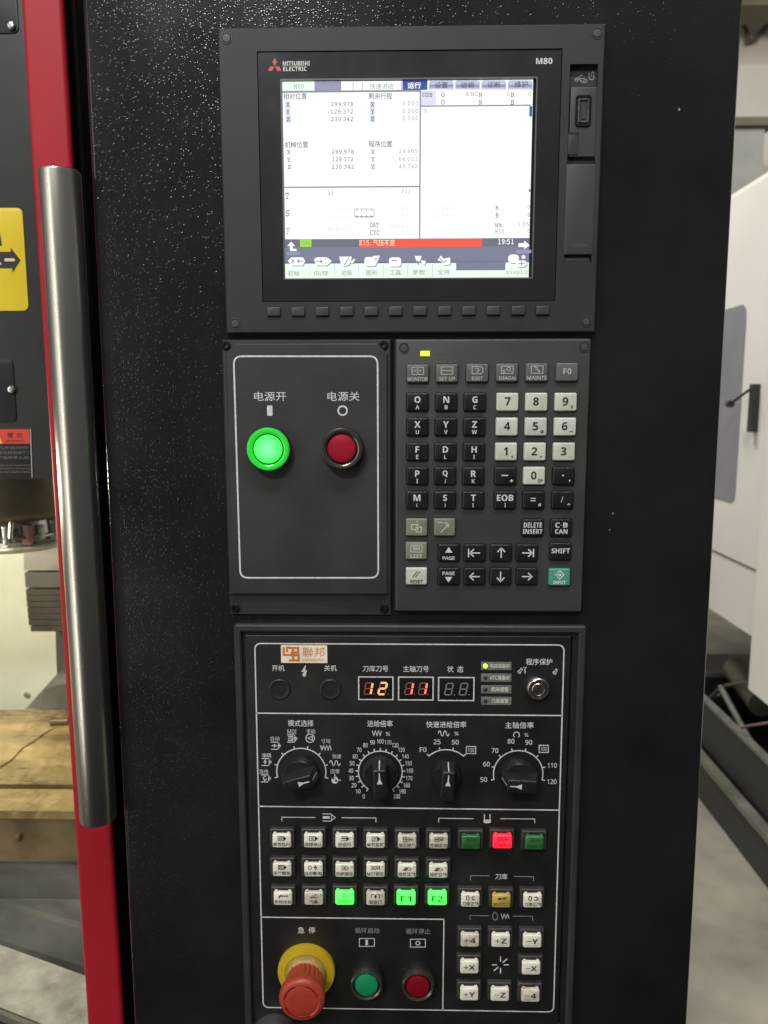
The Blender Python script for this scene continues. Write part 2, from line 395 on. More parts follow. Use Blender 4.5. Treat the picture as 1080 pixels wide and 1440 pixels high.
# ---------------------------------------------------------------- control cabinet
CT, CB = .62, -.72
def edge_x(px0, px1, z):    # straight line between two photo points on the face plane, continued in z
    a = W(px0, 0); b = W(px1, 1440); t = (z - a[1]) / (b[1] - a[1]); return a[0] + (b[0] - a[0]) * t
cabn = thing('control_cabinet', 'tall black textured control cabinet that carries the screen and all the key panels', 'control cabinet', (0, .1, CB))
def cabinet_body():
    g = G(); xs = [(edge_x(115, 188, CT), edge_x(1046, 967, CT), CT), (edge_x(115, 188, CB), edge_x(1046, 967, CB), CB)]
    prof = []
    for (l, r, z) in xs[::-1]:
        row = []; b = .004
        for i in range(5):
            a = math.pi / 2 * i / 4; row.append((l + b - b * math.cos(a), -b + b * math.sin(a), z))
        for i in range(5):
            a = math.pi / 2 * i / 4; row.append((r - b + b * math.sin(a), -b + b * math.cos(a), z))
        row += [(r, -.17, z), (l, -.17, z)]
        prof.append(row)
    n = len(prof[0]); g.add(prof[0] + prof[1], [(i, n + i, n + (i + 1) % n, (i + 1) % n) for i in range(n)] + [tuple(range(n)), tuple(reversed(range(n, 2 * n)))])
    return g.obj('cabinet_shell', powder, cabn, fixn=True)
cabinet_body()
# small paint chips on the face
g = G()
for px, py, r in ((955, 154, 1.3), (862, 722, 1.0), (857, 745, .8)):
    x, z = W(px, py); q = [(x + r * .0006 * math.cos(k * 1.05) * (1 + .4 * random.random()), z + r * .0009 * math.sin(k * 1.05)) for k in range(6)]
    g.poly(q, 0, .0002)
g.obj('paint_chip', grey_ink, cabn, smooth=False)

# ---------------------------------------------------------------- display unit
HF = .007
du = thing('display_unit', 'dark grey display unit with a lit white screen above a row of soft keys', 'display', (*((lambda p: (p[0], 0))(W(580, 250))), W(580, 250)[1]))
x0, x1, z0, z1 = quad(308, 852, 833, 320, 38, 466, HF)
bx0, bx1, bz0, bz1 = quad(361, 791, 781, 369, 70, 424, HF)
# housing with a rectangular opening for the bezel and a bay on the right for the ports
bay = quad(800, 839, 834, 795, 90, 368, HF)
def plate_with_holes(g, X0, X1, Z0, Z1, holes, h0, h1, depth, b=.0012):
    """grid plate whose cells inside holes are pushed back to depth"""
    xs = sorted({X0, X1, *[v for q in holes for v in q[:2]]}); zs = sorted({Z0, Z1, *[v for q in holes for v in q[2:4]]})
    inh = lambda x, z: any(q[0] < x < q[1] and q[2] < z < q[3] for q in holes)
    for i in range(len(xs) - 1):
        for j in range(len(zs) - 1):
            mx = (xs[i] + xs[i + 1]) / 2; mz = (zs[j] + zs[j + 1]) / 2
            if not inh(mx, mz): g.add([(xs[i], h1, zs[j]), (xs[i + 1], h1, zs[j]), (xs[i + 1], h1, zs[j + 1]), (xs[i], h1, zs[j + 1])], [(0, 1, 2, 3)])
    for q in holes:
        a, b_, c, d = q[:4]
        g.add([(a, h1, c), (b_, h1, c), (b_, h1, d), (a, h1, d), (a, depth, c), (b_, depth, c), (b_, depth, d), (a, depth, d)],
              [(0, 1, 5, 4), (1, 2, 6, 5), (2, 3, 7, 6), (3, 0, 4, 7), (4, 5, 6, 7)])
    e = b
    g.add([(X0, h1, Z0), (X1, h1, Z0), (X1, h1, Z1), (X0, h1, Z1),
           (X0 - e, h1 - e, Z0 - e), (X1 + e, h1 - e, Z0 - e), (X1 + e, h1 - e, Z1 + e), (X0 - e, h1 - e, Z1 + e),
           (X0 - e, h0, Z0 - e), (X1 + e, h0, Z0 - e), (X1 + e, h0, Z1 + e), (X0 - e, h0, Z1 + e)],
          [(4, 5, 1, 0), (5, 6, 2, 1), (6, 7, 3, 2), (7, 4, 0, 3), (8, 9, 5, 4), (9, 10, 6, 5), (10, 11, 7, 6), (11, 8, 4, 7)])
g = G(); plate_with_holes(g, x0, x1, z0, z1, [(bx0, bx1, bz0, bz1), bay], 0, HF, HF - .0045)
g.obj('housing', housing_m, du, smooth=False, fixn=False)
# bezel (front glass frame) with window for screen
sx0, sx1, sz0, sz1 = quad(396, 752.5, 749, 401, 112, 391.5, HF - .002)
GB = HF - .0008
g = G(); e = .0006
plate_with_holes(g, bx0 + e, bx1 - e, bz0 + e, bz1 - e, [(sx0, sx1, sz0, sz1)], HF - .0045, GB, HF - .0035, b=.0002)
bez = g.obj('bezel', glassbez, du, smooth=False)
g = G(); cxs, czs = (sx0 + sx1) / 2, (sz0 + sz1) / 2
g.rframe(cxs, czs, sx1 - sx0 + .0016, sz1 - sz0 + .0016, .0006, .0010, GB - .001, GB + .0002)
g.obj('inner_rim', bezel_edge, bez)
HS = HF - .0030
g = G(); g.box(sx0 + .0004, sx1 - .0022, HS - .0003, HS, sz0 + .0004, sz1 - .0004)
scr = g.obj('screen', scr_white, du, smooth=False)
g = G(); g.box(sx1 - .0021, sx1 - .0001, HS - .0003, HS + .0002, sz0 + .0003, sz1 - .0003)
g.obj('screen_edge', window_dk, bez, smooth=False)
def srect(name, m, rects, lvl=1):
    for (a, b, c, d) in rects:
        g = G(); p = W(a, b, HS); q = W(c, d, HS); t = lvl * .00006
        g.add([(p[0], HS + t, q[1]), (q[0], HS + t, q[1]), (q[0], HS + t, p[1]), (p[0], HS + t, p[1])], [(0, 1, 2, 3)])
        g.obj(name, m, scr, smooth=False)
def stext(name, m, items, lvl=3):
    global STYLE
    STYLE = 'm'
    for (s, px, py, hp, wp, *b) in items: g = G(); text(g, s, px, py, hp, wp, HS, b[0] if b else .004, t=lvl * .00006); g.obj(name, m, scr, smooth=False)
    STYLE = None
# header and tabs
srect('header_field', scr_green, [(399, 115, 441, 127.5)])
srect('header_bar', scr_violet, [(442, 115, 480, 127.5)])
srect('active_tab', scr_navy, [(566, 113.5, 601, 126.5)])
for a in (603, 640, 677, 714):
    for k, (o, t) in enumerate(((0, 1),)):
        g = G(); q = [W(a, 126, HS), W(a + 35, 126, HS), W(a + 35, 116, HS), W(a + 32.5, 113, HS), W(a + 2.5, 113, HS), W(a, 116, HS)]
        g.add([(x, HS + .00006, z) for x, z in q], [tuple(range(6))]); g.obj('tab', scr_pale, scr, smooth=False)
srect('tab_band', scr_violet, [(604, 119, 637, 123), (641, 119, 674, 123), (678, 119, 711, 123), (715, 119, 748, 123)], 2)
srect('side_field', scr_vpale, [(592, 127.5, 613, 148), (401, 143, 409, 173), (520, 143, 527, 173)])
srect('table_line', scr_line, [(397, 128, 591, 129), (496, 115, 497, 128), (509, 115, 510, 128), (564, 115, 565, 128), (590.2, 126, 591.1, 336), (592, 148.4, 747, 149.0),
                               (400, 262.6, 590, 263.3), (517.4, 130, 517.8, 262), (743.5, 266, 747, 270)], 2)
srect('scroll_bar', scr_navy, [(744.5, 149.5, 748, 164)], 3)
stext('dark_text', scr_txt, [('相对位置', 415, 135.5, 9, 33), ('剩余行程', 535, 135.0, 9, 33), ('机械位置', 417, 203.5, 9, 33), ('程序位置', 535, 202.5, 9, 33),
    ('X', 405, 147, 6, 5), ('Y', 405, 157.5, 6, 5), ('Z', 405.5, 168, 6, 5), ('299.978', 481, 146.5, 6, 31), ('-129.372', 479, 157, 6, 35), ('230.342', 481, 167.5, 6, 31),
    ('X', 524, 147, 6, 5), ('Y', 524, 157, 6, 5), ('Z', 524, 167, 6, 5), ('X', 406, 214, 6, 5), ('Y', 406, 224.5, 6, 5), ('Z', 407, 235, 6, 5),
    ('299.978', 482, 213.5, 6, 31), ('129.372', 482, 224, 6, 29), ('230.342', 482, 234.5, 6, 31), ('X', 524.5, 213.5, 6, 5), ('Y', 524.5, 224, 6, 5), ('Z', 524.5, 234.5, 6, 5),
    ('USB', 601, 133.5, 6, 14), ('O', 623, 133.5, 6.5, 5), ('O', 623, 144, 6.5, 5), ('N', 675.5, 133.5, 6.5, 5), ('N', 675.5, 144, 6.5, 5), ('B', 720.5, 133.5, 6.5, 5), ('B', 720.5, 144, 6.5, 5),
    ('11', 465, 270.5, 6, 7), ('DAT', 526.5, 316.5, 6.5, 12), ('CYC', 527, 327, 6.5, 13), ('M', 699, 292.5, 6.5, 4.5), ('B', 699, 303, 6.5, 4.5), ('Wk.', 702, 316.5, 6, 12),
    ('T', 404, 275.5, 9, 5), ('S', 404.5, 300, 9, 5)])
stext('grey_text', scr_txt2, [('0.000', 577, 145.5, 6, 22), ('0.000', 577, 156, 6, 22), ('0.000', 577, 166.5, 6, 22), ('24.605', 574, 212.5, 6, 26), ('66.011', 574, 223.5, 6, 26), ('40.742', 574, 234, 6, 26),
    ('A.NC', 663, 132.5, 6, 18), ('0', 714.5, 132.5, 6, 4), ('0', 745, 132, 6, 4), ('%', 598.5, 156, 5.5, 5), ('F', 405, 325, 9, 5), ('(1)', 571, 269.5, 7, 11), ('M30', 702, 325.5, 6.5, 13), ('1.05', 736, 315.5, 6, 15),
    ('M00', 420, 121.5, 7, 14), ('快速进给', 536.5, 121.5, 8.5, 34), ('0', 743.5, 291, 5.5, 3.5), ('0', 743.5, 302, 5.5, 3.5), ('0', 743.5, 325, 5.5, 3.5)])
stext('faint_text', scr_txt3, [('0.000/min', 480, 294, 6, 30), ('100 S/min', 480, 306, 6, 30), ('0.000', 478, 322, 6, 34), ('1234567', 628, 292, 6, 34), ('12:00:00', 626, 303, 6, 30), ('00:12', 563, 317, 6, 26), ('00:00', 563, 327, 6, 22), ('13', 570, 291, 7, 9), ('12', 570, 301, 7, 9)])
g = G()
for k in range(4):
    x = 499 + k * 6.7
    for yy, ww in ((294, .9), (305, 1.6)): g.stroke(spx([(x, yy), (x + 6.2, yy)], HS), ww * .00057, HS, t=.0002)
    g.stroke(spx([(x + 3, 295), (x + 3, 297)], HS), .0005, HS, t=.0002); g.stroke(spx([(x + 3, 302), (x + 3, 304)], HS), .0005, HS, t=.0002)
g.stroke(spx([(499, 294), (499, 305)], HS), .0005, HS, t=.0002); g.stroke(spx([(526, 294), (526, 305)], HS), .0005, HS, t=.0002)
g.obj('load_meter', scr_line, scr, smooth=False)
# bottom bars
srect('status_bar', scr_slate2, [(400.5, 336.5, 747, 372)], 1)
srect('status_band', scr_blue, [(400.5, 348, 747, 367)], 2)  # paler stripe displayed across the status bar
srect('menu_bar', scr_green, [(401, 371, 641, 390.5), (711, 369, 746.5, 390.5), (641, 380.5, 711, 390.5)], 3)
srect('menu_gap', scr_blue, [(641.5, 369, 710.5, 380)], 2)
srect('alarm_bar', scr_red, [(505, 336.5, 678, 347)], 3)
srect('lime_mark', scr_lime, [(422, 337, 438, 347)], 3)
srect('menu_divider', scr_pale, [(a, 372, a + .8, 389) for a in (435.5, 470, 504, 539, 573, 608)], 4)
stext('alarm_text', scr_yel, [('E15', 512, 341.3, 7.5, 14, .0), ('.', 521, 344, 1.4, 1.4), ('气压不足', 540, 341.5, 9, 31, .015)], 5)
stext('clock_text', scr_white, [('19:51', 711.5, 340, 7.5, 22, .015)], 5)
stext('active_tab_text', scr_white, [('运行', 582.5, 120.3, 9, 19, .02)], 4)
stext('tab_text', scr_txt, [('设置', 620.5, 120, 8.5, 18), ('编辑', 657.5, 120, 8.5, 18), ('诊断', 694.5, 119.5, 8.5, 18), ('维护', 733, 118.8, 9, 19)], 4)
stext('menu_text', scr_txt2, [('初始', 413, 384.5, 7.5, 16), ('向导', 452, 384.5, 7.5, 20), ('编辑', 487.5, 384, 7.5, 14), ('图形', 523, 383.8, 7.5, 16), ('工具', 556, 383.5, 7.5, 16), ('参数', 589, 383, 7.5, 18), ('文件', 624, 383, 7.5, 18), ('Disp1/2', 727, 383, 6, 30), ('ON', 430, 341.8, 6, 11)], 5)
# icons on the menu bar
def rr_px(g, px, py, w, d, r, h, t):
    x, z = W(px, py, h); sx_, sz_ = SC(px, py, h); g.poly([(a, b) for a, b in g.rr(x, z, w * sx_, d * sz_, r * sx_)][::-1], h, t)
ICONS = [[[(405, 367), (410, 362), (426, 362), (429, 367), (426, 373.5), (410, 373.5)]], [[(441.5, 365), (445, 362), (460, 362), (466.5, 367.5), (460, 373.5), (445, 373.5)]],
    [[(477, 361), (495, 361), (491, 373), (483, 374.5), (479, 370)], [(492, 368), (500, 363.5), (496, 371)]], [(521, 368, 17, 13, 4), [(524, 360), (534, 359.5), (532, 365), (529, 371), (526, 366)]], [(555.5, 368.5, 17, 13, 4)],
    [[(583, 360), (593, 360), (590, 368), (586, 368)], [(592, 366), (599, 367), (597, 373), (593, 371)]], [[(615, 366), (620, 359.5), (624, 364), (633, 362), (633, 372), (624, 373), (621, 368)]],
    [(722, 364, 15, 12, 5), (733, 371, 15, 9, 4), (736, 361.5, 5, 5, 2)], [[(404, 346), (409.5, 340), (415, 346), (411.5, 346), (411.5, 350), (417, 350), (417, 353), (408, 353), (408, 346)]], [[(729, 342), (737, 342), (737, 338.5), (744.5, 345), (737, 350.5), (737, 347.5), (729, 347.5)]]]
for shapes in ICONS:
    g = G()
    for off, mi, tt in ((1.1, 0, 5), (0, 1, 6)):
        g.cur = mi; t = tt * .00006
        for q in shapes:
            if isinstance(q, tuple): rr_px(g, q[0] + off, q[1] + off, q[2], q[3], q[4], HS, t)
            else: g.poly([W(x + off, y + off, HS) for x, y in q][::-1], HS, t)
    g.obj('menu_icon', [scr_line, scr_white], scr, smooth=False)
for pts in ([(410, 365), (414, 370)], [(414, 365), (410, 370)], [(419, 367.5), (427, 367.5)], [(421, 365), (418.5, 367.5), (421, 370)], [(444, 367.5), (452, 367.5)], [(450, 365), (453, 367.5), (450, 370)],
            [(457, 365), (458.5, 365)], [(457, 370), (458.5, 370)], [(484, 373), (491, 362)], [(526, 366), (531, 363)], [(551, 367), (559, 366)], [(587, 366), (589, 373)], [(618, 363), (624, 369), (629, 366)], [(729, 370.5), (738, 370.5)], [(733.5, 367), (733.5, 374)]):
    g = G(); g.stroke(spx(pts, HS), .0006, HS, t=.00045); g.obj('menu_icon_line', scr_slate2, scr, smooth=False)
srect('page_mark', scr_violet, [(403, 355, 422, 358.5), (726, 351.5, 747, 356)], 4)

# maker's emblem and lettering on the bezel
g = G()
for (a, b, c, d) in (((386.4, 81.5), (389.6, 87.2), (386.4, 93), (383.2, 87.2)), ((386, 93.4), (382.6, 99.8), (376.8, 99.8), (380.2, 93.6)), ((386.8, 93.4), (392.6, 93.6), (396, 99.8), (390.2, 99.8))):
    g.poly([W(*p, GB) for p in (a, b, c, d)][::-1], GB, .0001)
g.obj('emblem', logo_red, bez, smooth=False)
letter(bez, 'MITSUBISHI', 416.7, 89.2, 6.3, 38, GB, bold=.03); letter(bez, 'ELECTRIC', 414.8, 96.8, 6.3, 33, GB, bold=.03)
letter(bez, 'M80', 765.3, 85.8, 8.6, 23, GB, bold=.045)
# soft keys
def keymesh(wd, d, r, hh, b, taper=0.0):
    g = G(); g.rprism(0, 0, wd, d, r, 0, hh, b, taper); o = g.obj('key_tmp', plastic); me = o.data; bpy.data.objects.remove(o); return me
def inst(name, me, parent, x, h, z, m=None):
    o = link(name, me, parent, (x, -h, z))
    return o
sk = [385.3, 419.4, 453.3, 487.5, 522, 556.1, 590.4, 625, 659, 693.6, 728.3, 762.8]
g = G(); g.rprism(0, 0, .0118, .0082, .0012, 0, .00025, 0); mm = g.obj('tmp', plastic_dk); well_me = mm.data; bpy.data.objects.remove(mm)
me_soft = keymesh(.0101, .0066, .0008, .0016, .0005); me_soft.materials.clear(); me_soft.materials.append(plastic)
for i, x in enumerate(sk):
    y = 438.4 - 1.8 * i / 11; cx, cz = W(x, y, HF)
    wl = inst('soft_key', well_me, du, cx, HF, cz); inst('key_cap', me_soft, wl, cx, HF + .0003, cz)
# ports bay: inner plate, recess, usb port, small cover, long card door
g = G()
def pq(x0_, y0_, x1_, y1_, h):
    a = W(x0_, y0_, h); b = W(x1_, y1_, h); return (a[0] + b[0]) / 2, (a[1] + b[1]) / 2, b[0] - a[0], a[1] - b[1]
HB = HF - .0045
cx, cz, ww, dd = pq(801.5, 125, 836, 222, HB); g = G(); g.rprism(cx, cz, ww, dd, .0005, HB, HF - .0012, .0004); pp = g.obj('port_plate', plastic, du)
cx, cz, ww, dd = pq(810, 133, 831, 177.5, HF); g = G(); g.rframe(cx, cz, ww, dd, .0025, .0016, HF - .0012, HF - .0002, .0003); up_ = g.obj('usb_port', screwm, du)
g = G(); g.rframe(cx, cz, ww * .66, dd * .74, .0006, .0008, HF - .0012, HF + .0002); g.obj('port_shield', chrome, up_)
g = G(); g.box(cx - ww * .28, cx + ww * .28, HF - .0012, HF - .0008, cz - dd * .33, cz + dd * .33); g.obj('port_slot', plastic_dk, up_)
g = G(); g.box(cx - ww * .10, cx + ww * .12, HF - .0008, HF - .0002, cz - dd * .26, cz + dd * .26); g.obj('port_tongue', plastic2, up_)
cx, cz, ww, dd = pq(799.5, 188, 813, 217, HF); g = G(); g.rprism(cx, cz, ww, dd, .0005, HF - .0012, HF - .0006, .0002); g.obj('small_cover', plastic2, du)
g = G(); g.box(cx - ww / 2, cx + ww / 2, HF - .001, HF - .0003, cz + dd / 2, cz + dd / 2 + .0014); g.obj('cover_notch', plastic_dk, du)
cx, cz, ww, dd = pq(797, 231, 833.5, 358, HF); g = G(); g.rprism(cx, cz, ww, dd, .0006, HB, HF + .0004, .0007); cdo = g.obj('card_door', plastic, du)
letter(cdo, 'PCMCIA', 815, 345, 5, 20, HF + .0004, faint_ink)
cx, cz, ww, dd = pq(794.5, 362, 830, 367.5, HF); g = G(); g.rprism(cx, cz, ww, dd, .0004, HB, HF - .0018, .0006); g.obj('door_grip', plastic, du)
g = G()
ic = [[(808, 112), (822, 110)], [(812, 111), (817, 106), (820, 106)], [(814, 111), (819, 116), (822, 115)]]
for q in ic: g.stroke(spx(q, HB), .0007, HB, t=.0001)
g.stroke([(W(823, 114, HB)[0] + .0012 * math.cos(a * .7), W(823, 114, HB)[1] + .0012 * math.sin(a * .7)) for a in range(9)], .0006, HB, closed=True)
g.stroke([(W(811, 112, HB)[0] + .0012 * math.cos(a * .7), W(811, 112, HB)[1] + .0012 * math.sin(a * .7)) for a in range(9)], .0006, HB, closed=True)
g.stroke(spx([(828.5, 102), (828.5, 110), (830, 112), (833.5, 112), (835, 110), (835, 102), (833, 101), (832, 103), (832, 108)], HB), .0007, HB)
g.obj('port_symbol', grey_ink, du, smooth=False)
def screw_mesh(r, kind):
    g = G()
    if kind == 'plug': g.lathe(0, 0, [(r, 0), (r, .0003), (r * .86, .0003), (r * .86, -.0002), (r * .74, -.0002), (r * .7, .0004), (r * .3, .0005)], 28)
    else: g.lathe(0, 0, [(r, 0), (r, .0012), (r * .85, .0018), (r * .55, .0019), (r * .5, .0003), (r * .1, .0003)], 24)
    o = g.obj('t', screwm); me = o.data; bpy.data.objects.remove(o); return me
plug_me = screw_mesh(.0042, 'plug'); plug_me.materials.clear(); plug_me.materials.append(plastic)
for x, y in ((318.5, 53.5), (839.7, 46.5), (330.5, 455), (824.4, 452.2)):
    cx, cz = W(x, y, HF); inst('screw_plug', plug_me, du, cx, HF, cz)

# ---------------------------------------------------------------- power panel
HP = .008
pw = thing('power_panel', 'black power panel with a green lit button and a red button inside a white outline', 'control panel', (W(430, 670)[0], 0, W(430, 670)[1]))
x0, x1, z0, z1 = quad(309, 550, 550, 323.5, 477, 864, HP); zc = W(430, 836, HP)[1]; z0 = W(430, 864, .003)[1]
g = G()
P = [(x0, 0, z1), (x1, 0, z1), (x1, 0, z0), (x0, 0, z0)]
e = .0012
F_ = lambda h, ins, zb_: [(x0 + ins, h, z1 - ins), (x1 - ins, h, z1 - ins), (x1 - ins, h, zb_), (x0 + ins, h, zb_)]
g.add([*F_(0, 0, z0), *F_(HP - .0035, 0, zc), *F_(HP - .002, e, zc), (x0, .0025, z0), (x1, .0025, z0)],
      [(0, 1, 5, 4), (1, 2, 13, 6, 5), (3, 0, 4, 7, 12), (2, 3, 12, 13), (4, 5, 9, 8), (5, 6, 10, 9), (7, 4, 8, 11), (8, 9, 10, 11), (11, 10, 6, 13, 12, 7)])
g.obj('panel_base', plastic2, pw, smooth=False, fixn=True)
# raised face with cut corners
fx0, fx1, fz0, fz1 = quad(316, 544, 546, 327, 483, 836, HP); c = .008
o1 = [(fx0 + c, fz1), (fx1 - c, fz1), (fx1, fz1 - c), (fx1, fz0), (fx0, fz0), (fx0, fz1 - c)]
def inset(pts, d):
    n = len(pts); out = []
    for i in range(n):
        a, b, cc = Vector(pts[i - 1]), Vector(pts[i]), Vector(pts[(i + 1) % n])
        n1 = (b - a).normalized(); n2 = (cc - b).normalized(); n1 = Vector((n1.y, -n1.x)); n2 = Vector((n2.y, -n2.x))
        bis = (n1 + n2).normalized(); out.append(tuple(b + bis * d / max(.3, bis.dot(n1))))
    return out
o2 = inset(o1, .001)
g = G(); g.rings([[(x, HP - .0022, z) for x, z in reversed(o1)], [(x, HP - .0008, z) for x, z in reversed(o1)], [(x, HP, z) for x, z in reversed(o2)]]); g.obj('panel_face', plastic2, pw, smooth=False, fixn=True)
g = G(); g.stroke(rpoly((328.5, 501), (531, 501), (532, 812.5), (338, 812.5), .0065, HP), .0013, HP, closed=True); g.obj('border_line', white_ink, pw, smooth=False)
letter(pw, '电源开', 379.9, 557.4, 13, 45, HP, bold=.0); letter(pw, '电源关', 483, 557.4, 13, 45, HP, bold=.0)
g = G(); x, z = W(379.4, 577.4, HP); g.poly([p for p in g.rr(x, z, .0043, .0080, .0008)][::-1], HP); g.obj('on_symbol', white_ink, pw, smooth=False)
g = G(); x, z = W(481.8, 577.4, HP); g.stroke([(x + .0035 * math.cos(a * math.pi / 14), z + .0035 * math.sin(a * math.pi / 14)) for a in range(28)], .0012, HP, closed=True); g.obj('off_symbol', white_ink, pw, smooth=False)
screw_me = screw_mesh(.0036, 'hex')
for x, y, h in ((318, 486, HP - .002), (539.5, 485.6, HP - .002), (330.6, 855, .0036), (540, 855.3, .0036)):
    cx, cz = W(x, y, h); inst('screw', screw_me, pw, cx, h - .0004, cz)
def round_button(parent, name, px, py, h0, R, r, ringm, lensm, H, label, collar=plastic_dk, sub=.002):
    cx, cz = W(px, py, h0 + H)
    g = G(); g.lathe(cx, cz, [(R * 1.02, h0), (R * 1.03, h0 + H * .45), (R, h0 + H * .55), (R * .985, h0 + H * .75)], 48, cap0=True); b = g.obj(name, collar, parent)
    g = G(); g.lathe(cx, cz, [(R * .99, h0 + H * .5), (R, h0 + H * .8), (R * .96, h0 + H * .97), (R * .90, h0 + H), (r * 1.22, h0 + H * .98), (r * 1.12, h0 + H * .93), (r * 1.08, h0 + H * .6)], 56, cap1=False); g.obj('ring', ringm, b)
    g = G(); g.lathe(cx, cz, [(r * 1.12, h0 + H * .62), (r * 1.1, h0 + H * .63), (r * 1.02, h0 + H * .7)], 48); g.obj('seat_gap', plastic_dk, b)
    g = G(); g.lathe(cx, cz, [(r * 1.02, h0 + H * .65), (r, h0 + H * .9), (r * .93, h0 + H * .99), (r * .75, h0 + H * 1.03), (r * .4, h0 + H * 1.06), (.0003, h0 + H * 1.07)], 48); g.obj('lens', lensm, b)
    return lab(b, label)
# bright centre of the lit lens: emission falls off from the lamp behind it
n = green_lit.node_tree; b = n.nodes['Principled BSDF']; tco = n.nodes.new('ShaderNodeTexCoord'); gr = n.nodes.new('ShaderNodeTexGradient'); gr.gradient_type = 'SPHERICAL'
mp = n.nodes.new('ShaderNodeMapping'); mp.inputs['Scale'].default_value = (70, 20, 70); ra = n.nodes.new('ShaderNodeValToRGB')
n.links.new(tco.outputs['Object'], mp.inputs[0]); n.links.new(mp.outputs[0], gr.inputs[0]); n.links.new(gr.outputs[0], ra.inputs[0]); n.links.new(ra.outputs[0], b.inputs['Emission Color'])
ra.color_ramp.elements[0].color = (.014, .42, .025, 1); ra.color_ramp.elements[1].color = (.11, 1, .19, 1); ra.color_ramp.elements[0].position = .22; ra.color_ramp.elements[1].position = .95
round_button(pw, 'push_button', 376.3, 631.8, HP, .0168, .0112, green_ring, green_lit, .011, 'green power button, lit')
round_button(pw, 'push_button', 480.6, 631.2, HP, .0166, .0112, but_ring, red_lens, .011, 'dark red power button, unlit, with a metal ring')

# ---------------------------------------------------------------- keyboard
HK = .007
kb = thing('keyboard_panel', 'grey keyboard panel with ivory number keys and black letter and arrow keys', 'keyboard', (W(690, 670)[0], 0, W(690, 670)[1]))
x0, x1, z0, z1 = quad(556, 829, 820, 556.5, 477, 860, HK)
g = G(); g.rprism((x0 + x1) / 2, (z0 + z1) / 2, x1 - x0, z1 - z0, .0015, 0, HK, .0012, taper=.0012); g.obj('keyboard_plate', plastic, kb)
g = G(); g.rprism(0, 0, .0185, .0152, .0022, 0, .00035, 0); o = g.obj('t', plastic_dk); kwell = o.data; bpy.data.objects.remove(o)
kme = {}
def key_me(wd, d, m, nm):
    if nm not in kme:
        g = G(); g.rprism(0, 0, wd, d, .0013, 0, .0026, .0008, taper=.0004); o = g.obj('t', m); kme[nm] = o.data; bpy.data.objects.remove(o)
    return kme[nm]
KH = HK + .0030
def icon(g, kind, cx, cz, k, h, wd=.0007):
    """small line symbols; k = half size in metres"""
    S = lambda pts, cl=False, w_=wd: g.stroke([(cx + a * k, cz + b * k) for a, b in pts], w_, h, closed=cl)
    PY = lambda pts: g.poly([(cx + a * k, cz + b * k) for a, b in pts][::-1], h)
    circ = lambda x, y, r, n=14: [(x + r * math.cos(2 * math.pi * i / n), y + r * math.sin(2 * math.pi * i / n)) for i in range(n)]
    if kind in ('monitor', 'setup', 'diagn', 'mainte', 'edit'):
        S([(-1.3, -.8), (1.3, -.8), (1.3, .8), (-1.3, .8)] if kind != 'edit' else [(-1.2, -.8), (.7, -.8), (1.2, -.4), (1.2, .4), (.7, .8), (-1.2, .8)], True)
        if kind == 'monitor': S([(-.9, 0), (.9, 0)]); S([(0, -.65), (0, .65)]); [S([(s * .6, .2), (s * .9, 0), (s * .6, -.2)]) for s in (-1, 1)]; [S([(-.2, s * .4), (0, s * .65), (.2, s * .4)]) for s in (-1, 1)]
        if kind == 'setup': S([(-.9, 0), (.9, 0)]); S([(-.9, .3), (-.9, -.3)]); S([(.9, .3), (.9, -.3)])
        if kind == 'edit': S([(-.4, .4), (.1, .4), (.3, .15), (.05, 0), (.3, -.2), (.05, -.45), (-.3, -.45)])
        if kind == 'diagn': S(circ(.3, .2, .4), True); S([(.6, -.1), (1.0, -.5)]); S(circ(-.7, -.3, .25), True)
        if kind == 'mainte': S([(-.3, .3), (.6, -.5)], w_=wd * 1.8); S([(-.7, .4), (-.4, .6), (0, .4), (-.1, .1), (-.4, 0)])
    elif kind == 'list': S([(-1.3, -.8), (1.3, -.8), (1.3, .8), (-1.3, .8)], True); S([(-.7, -.3), (.7, -.3), (.7, .4), (-.7, .4)], True); S([(-.5, .05), (.5, .05)])
    elif kind == 'windows': S([(-1, -.4), (.2, -.4), (.2, .6), (-1, .6)], True); S([(-.1, -.9), (.9, -.9), (.9, .1), (-.1, .1)], True); S([(0, 1), (.1, 1.3)])
    elif kind == 'slash': S([(-.8, -1), (.7, .5)]); S([(.2, .5), (.8, .6), (.7, 0)]); S([(-1.3, 1), (-.5, 1)]); S([(-.1, .9), (.7, .9)])
    elif kind == 'pageup': PY([(-1, -.6), (1, -.6), (0, .9)])
    elif kind == 'pagedn': PY([(-1, .6), (0, -.9), (1, .6)])
    elif kind in ('left', 'right', 'up', 'down', 'home', 'end'):
        rot = {'left': 0, 'home': 0, 'right': math.pi, 'end': math.pi, 'up': -math.pi / 2, 'down': math.pi / 2}[kind]
        c_, s_ = math.cos(rot), math.sin(rot); T = lambda pts: [(a * c_ - b * s_, a * s_ + b * c_) for a, b in pts]
        S(T([(-.95, 0), (1, 0)])); S(T([(-.2, .75), (-1, 0), (-.2, -.75)]))
        if kind in ('home', 'end'): S(T([(-1.25, .85), (-1.25, -.85)]))
    elif kind == 'reset': S([(-1, -.8), (.3, .8)], w_=wd * .9); S([(-.3, -.8), (1, .8)], w_=wd * .9)
    elif kind == 'input': S([(0, 1), (1, 0), (0, -1), (-.6, -.4)]); S([(0, 1), (-.6, .4)]); S([(-1.2, 0), (.3, 0)]); S([(-.1, .35), (.35, 0), (-.1, -.35)])
